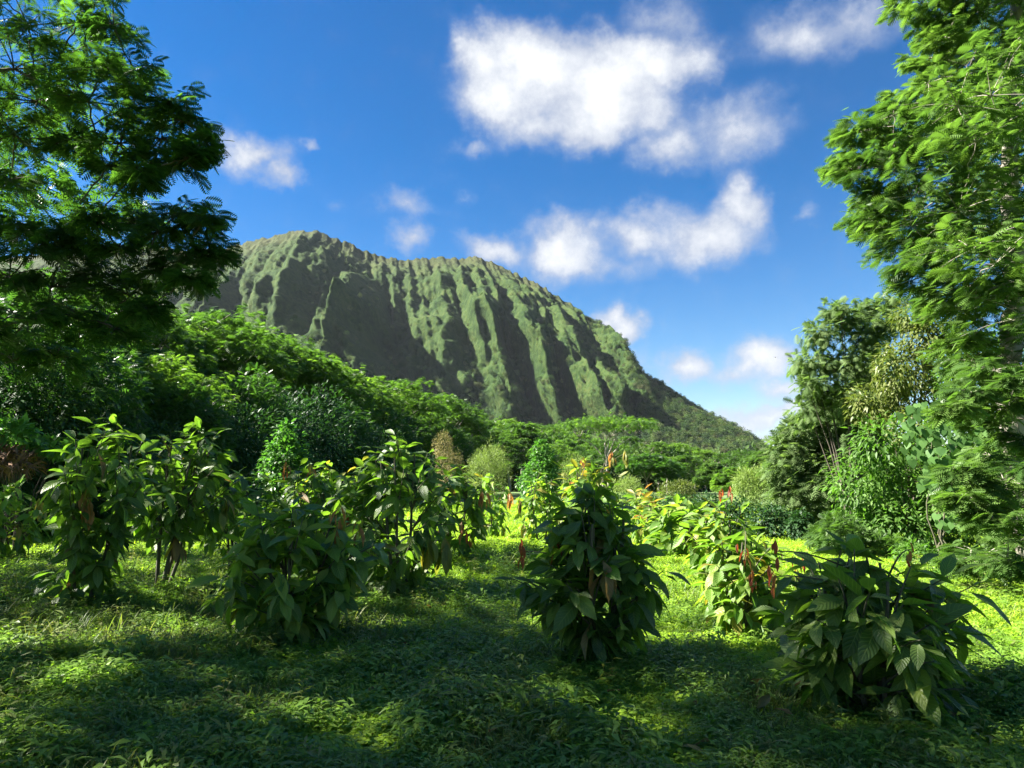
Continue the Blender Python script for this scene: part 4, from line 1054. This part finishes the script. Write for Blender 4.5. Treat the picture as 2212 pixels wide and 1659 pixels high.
cacao('sunlit golden cacao with orange young leaves, behind the slender dark one', gxy(1275, 1195), [(.3, .5), (.8, .85), (1.3, 1.05), (1.8, .9), (2.3, .35)], 32, 200, 11, GOLD, (.28, .42), 2,
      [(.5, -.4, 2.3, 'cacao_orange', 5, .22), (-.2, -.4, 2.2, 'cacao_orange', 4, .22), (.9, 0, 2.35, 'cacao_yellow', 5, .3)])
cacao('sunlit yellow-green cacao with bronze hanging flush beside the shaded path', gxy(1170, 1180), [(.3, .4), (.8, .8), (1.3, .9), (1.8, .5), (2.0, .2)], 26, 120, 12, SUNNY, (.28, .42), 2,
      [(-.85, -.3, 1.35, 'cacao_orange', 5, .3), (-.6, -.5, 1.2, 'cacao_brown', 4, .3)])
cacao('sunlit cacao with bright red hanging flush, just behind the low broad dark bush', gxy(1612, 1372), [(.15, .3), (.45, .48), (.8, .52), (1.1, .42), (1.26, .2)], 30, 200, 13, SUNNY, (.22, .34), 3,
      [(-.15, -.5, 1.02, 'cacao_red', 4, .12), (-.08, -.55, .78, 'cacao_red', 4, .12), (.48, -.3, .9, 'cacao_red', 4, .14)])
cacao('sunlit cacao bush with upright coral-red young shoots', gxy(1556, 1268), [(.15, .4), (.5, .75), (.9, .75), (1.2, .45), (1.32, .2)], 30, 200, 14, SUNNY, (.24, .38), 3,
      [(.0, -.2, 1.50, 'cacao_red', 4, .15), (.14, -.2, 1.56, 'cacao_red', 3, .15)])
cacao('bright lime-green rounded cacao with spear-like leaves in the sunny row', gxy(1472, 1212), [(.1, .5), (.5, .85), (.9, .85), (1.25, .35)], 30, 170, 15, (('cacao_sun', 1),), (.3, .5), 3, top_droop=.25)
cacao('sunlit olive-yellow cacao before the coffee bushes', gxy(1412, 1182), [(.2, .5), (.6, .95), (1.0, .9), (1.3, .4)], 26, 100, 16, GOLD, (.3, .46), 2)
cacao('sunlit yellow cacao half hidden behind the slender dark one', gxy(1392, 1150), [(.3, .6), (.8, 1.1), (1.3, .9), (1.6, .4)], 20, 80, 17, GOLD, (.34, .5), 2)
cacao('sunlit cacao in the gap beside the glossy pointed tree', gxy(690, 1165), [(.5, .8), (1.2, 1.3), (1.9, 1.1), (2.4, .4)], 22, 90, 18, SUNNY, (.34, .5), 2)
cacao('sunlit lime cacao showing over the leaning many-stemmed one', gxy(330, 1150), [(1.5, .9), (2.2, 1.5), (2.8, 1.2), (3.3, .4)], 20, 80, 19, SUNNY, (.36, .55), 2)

# dry brush with a leafy sunlit top, at the edge of the plantation
thicket('dry_brush', 'brown tangle of dry twigs beside the pale-leaved cacao', 'brush', 30, 17, [(10, 985, 40, 18), (50, 1000, 30, 16), (-30, 1000, 40, 24)], 800, .36, LEAF_THIN, 'drytwig', 81, droop=-.2, spread=1.0)
thicket('sunlit_shrub', 'bright yellow-green leafy shrub topping the dry brush', 'shrub', 50, 17.6, [(50, 938, 40, 22), (10, 925, 26, 16), (100, 965, 40, 14)], 700, .24, LEAF_WIDE, 'glossy', 82, droop=.1)

# ------------------------------------------------------------------ ground cover
def weed_model(seed, n, h, leaf, wd, mat):
    rng = np.random.default_rng(seed); g = Geo()
    tp = tpl_diamond(wd, .03, .28)
    for s in range(n):
        x, y = rng.normal(0, .035, 2)
        hh = h * rng.uniform(.55, 1.15)
        tx, ty = x + rng.normal(0, .02), y + rng.normal(0, .02)
        g.tube(np.array([[x, y, -.02], [(x + tx) / 2, (y + ty) / 2, hh * .5], [tx, ty, hh]]), [.0016, .0014, .001], 3)
        k = 5
        a = rng.uniform(0, 6.28) + np.arange(k) * 2.4
        z = hh * np.linspace(.45, 1.0, k)
        P = np.stack([x + (tx - x) * z / hh, y + (ty - y) * z / hh, z], -1)
        D = np.stack([np.cos(a), np.sin(a), rng.uniform(-.15, .55, k)], -1)
        g.stamp(tp, P, D, np.array([[0, 0, 1.0]]).repeat(k, 0) + rng.normal(0, .2, (k, 3)), leaf * rng.uniform(.7, 1.2, k), .5)
    return g.mesh('weed', M[mat])
def blade_model(seed, n, h, mat, wd=.012):
    rng = np.random.default_rng(seed); V, F = [], []
    for s in range(n):
        a = rng.uniform(0, 6.28); x, y = rng.normal(0, .05, 2); L = h * rng.uniform(.5, 1.1); b = rng.uniform(.2, .8) * L
        c, q = math.cos(a), math.sin(a); k = len(V)
        for t, w_ in ((0, .8), (.5, 1), (.85, .6)):
            for sgn in (-1, 1):
                V.append([x + c * b * t * t - q * wd * w_ * sgn / 2, y + q * b * t * t + c * wd * w_ * sgn / 2, L * t * (1 - .25 * t)])
        V.append([x + c * b, y + q * b, L * .75])
        F += [[k, k + 1, k + 3], [k, k + 3, k + 2], [k + 2, k + 3, k + 5], [k + 2, k + 5, k + 4], [k + 4, k + 5, k + 6]]
    return build_mesh('blade', V, [np.array(F)], M[mat])
def field_points(rng, n, y0, y1, power, xk=.80, xpad=.8):
    """ground points, thinner with distance"""
    t = rng.uniform(0, 1, n)
    y = (y0 ** (1 - power) + t * (y1 ** (1 - power) - y0 ** (1 - power))) ** (1 / (1 - power)) if power != 1 else y0 * (y1 / y0) ** t
    x = rng.uniform(-1, 1, n) * (xk * y + xpad)
    return x, y
rng = np.random.default_rng(91)
models = ([weed_model(s, 5, .16, .070, .27, 'weed') for s in range(5)] + [weed_model(40 + s, 3, .18, .085, .32, 'weed') for s in range(2)] +
          [weed_model(50 + s, 4, .10, .050, .70, 'turf') for s in range(2)] + [blade_model(70 + s, 12, .22, 'straw_grass', .008) for s in range(2)] + [weed_model(55, 5, .26, .10, .2, 'straw_grass')])
n = 46000
x, y = field_points(rng, n, 3.4, 17, 1.7)
dn = fbm(x * .8 + 50, y * .8, 3, 7)
sunny = (x > 1.2) & (y > 7.4)
keep = (rng.uniform(0, 1, n) < np.where(sunny, .35, 1.0)) & (dn > .16)
x, y, dn = x[keep], y[keep], dn[keep]; n = len(x)
sc = rng.uniform(.65, 1.2, n) * np.interp(dn, [.3, .7], [.7, 1.25]) * np.interp(y, [4, 10, 17], [1, 1.15, 1.5])
sp_ = fbm(x * 1.1 + 9, y * 1.1 + 4, 3, 19) + rng.normal(0, .07, n)
idx = np.where(sp_ > .62, rng.integers(7, 9, n), np.where(sp_ < .36, rng.integers(9, 11, n), np.where(rng.uniform(0, 1, n) < .03, 11, rng.integers(0, 7, n))))
scatter('weed_ground_cover', np.stack([x, y, gz(x, y)], -1), np.stack([rng.normal(0, .18, n), rng.normal(0, .18, n), rng.uniform(0, 6.28, n)], -1), sc, models,
        'low leafy weeds carpeting the shaded ground under the cacao', 'weeds', idx)
models = [blade_model(s, 16, .10, 'turf') for s in range(4)] + [weed_model(60 + s, 5, .075, .05, .34, 'turf') for s in range(3)]
n = 60000
x, y = field_points(rng, n, 5.0, 60, 1.35)
keep = ((x > .3 - .2 * np.sin(y)) & (y > 6.6)) | (y > 13) | (rng.uniform(0, 1, n) < .25)
x, y = x[keep], y[keep]; n = len(x)
sc = rng.uniform(.8, 1.5, n) * np.interp(y, [5, 12, 25, 60], [1, 1.3, 2.0, 3.6])
scatter('meadow_grass', np.stack([x, y, gz(x, y)], -1), np.stack([rng.normal(0, .1, n), rng.normal(0, .1, n), rng.uniform(0, 6.28, n)], -1), sc, models,
        'short bright grass of the sunlit meadow and path', 'grass')
models = [blade_model(20 + s, 14, .34, 'straw_grass', .010) for s in range(3)] + [weed_model(80 + s, 6, .30, .10, .24, 'straw_grass') for s in range(2)]
n = 5200
x, y = field_points(rng, n, 6.5, 24, 1.2)
fb = fbm(x * .6, y * .6, 2, 13)
keep = (x < -1.0 - .12 * y + 1.2 * fb) & (fb > .42)
x, y = x[keep], y[keep]; n = len(x)
scatter('tall_grass', np.stack([x, y, gz(x, y)], -1), np.stack([rng.normal(0, .15, n), rng.normal(0, .15, n), rng.uniform(0, 6.28, n)], -1), rng.uniform(.6, 1.2, n), models,
        'taller rough grass among the shaded cacao rows', 'grass')

# fallen cacao leaves, and a few dead twigs, on the shaded ground
litter = []
for i, (wd_, bd_) in enumerate([(.30, .3), (.26, .9), (.33, .5)]):
    litter.append(cacao_leaf_mesh('fallen_leaf', M['cacao_brown'], wd_, bd_, .5, .05, 7 + i))
n = 420
x, y = field_points(rng, n, 3.8, 16, 1.5)
keep = x < 4.2
x, y = x[keep], y[keep]; n = len(x)
scatter('leaf_litter', np.stack([x, y, gz(x, y) + rng.uniform(.03, .13, n)], -1), np.stack([rng.normal(0, .5, n), rng.normal(0, .5, n), rng.uniform(0, 6.28, n)], -1), rng.uniform(.09, .2, n), litter,
        'dry brown leaves fallen among the ground weeds', 'leaf litter')

# a bird far off against the cloud
bp_ = at(1675, 772, 130)
bird = thing('bird', 'tiny dark bird gliding against the low white cloud', 'bird', tuple(bp_))
bb = Geo()
bb.tube([(0, -.22, 0), (0, -.12, .02), (0, .05, .03), (0, .17, .05), (0, .24, .04)], [.01, .06, .085, .05, .012], 8)
put('body', bb.mesh('body', M['bark_dark'], True), bird)
for sgn in (-1, 1):
    wv_ = [(0, .10, .05), (sgn * .30, .14, .12), (sgn * .62, .02, .06), (sgn * .30, -.04, .10), (0, -.08, .04)]
    put('wing', build_mesh('wing', wv_ + [(a, b, c - .012) for a, b, c in wv_], [np.array([[0, 1, 3], [0, 3, 4], [1, 2, 3], [5, 8, 6], [5, 9, 8], [6, 8, 7]])], M['bark_dark']), bird)
put('tail', build_mesh('tail', [(-.02, -.2, .01), (.02, -.2, .01), (.07, -.38, .0), (-.07, -.38, .0)], [np.array([[0, 1, 2, 3]])], M['bark_dark']), bird)
# ------------------------------------------------------------------ the air: thin even haze round the whole valley
m, nt = new_mat('haze_air')
vol = node(nt, 'ShaderNodeVolumePrincipled', Color=(0.80, 0.90, 1.0, 1), Density=HAZE, Anisotropy=0.0)
node(nt, 'ShaderNodeOutputMaterial', Volume=vol.outputs[0])
hx, hy0, hy1, hz0, hz1 = 9500, -3500, 9600, -3.5, 780
HV = [(x, y, z) for z in (hz0, hz1) for y in (hy0, hy1) for x in (-hx, hx)]
HF = [[0, 2, 3, 1], [4, 5, 7, 6], [0, 1, 5, 4], [2, 6, 7, 3], [0, 4, 6, 2], [1, 3, 7, 5]]
put('haze', build_mesh('haze', HV, [np.array(HF)], m), kind='stuff', label='thin blue haze filling the valley air', category='haze')
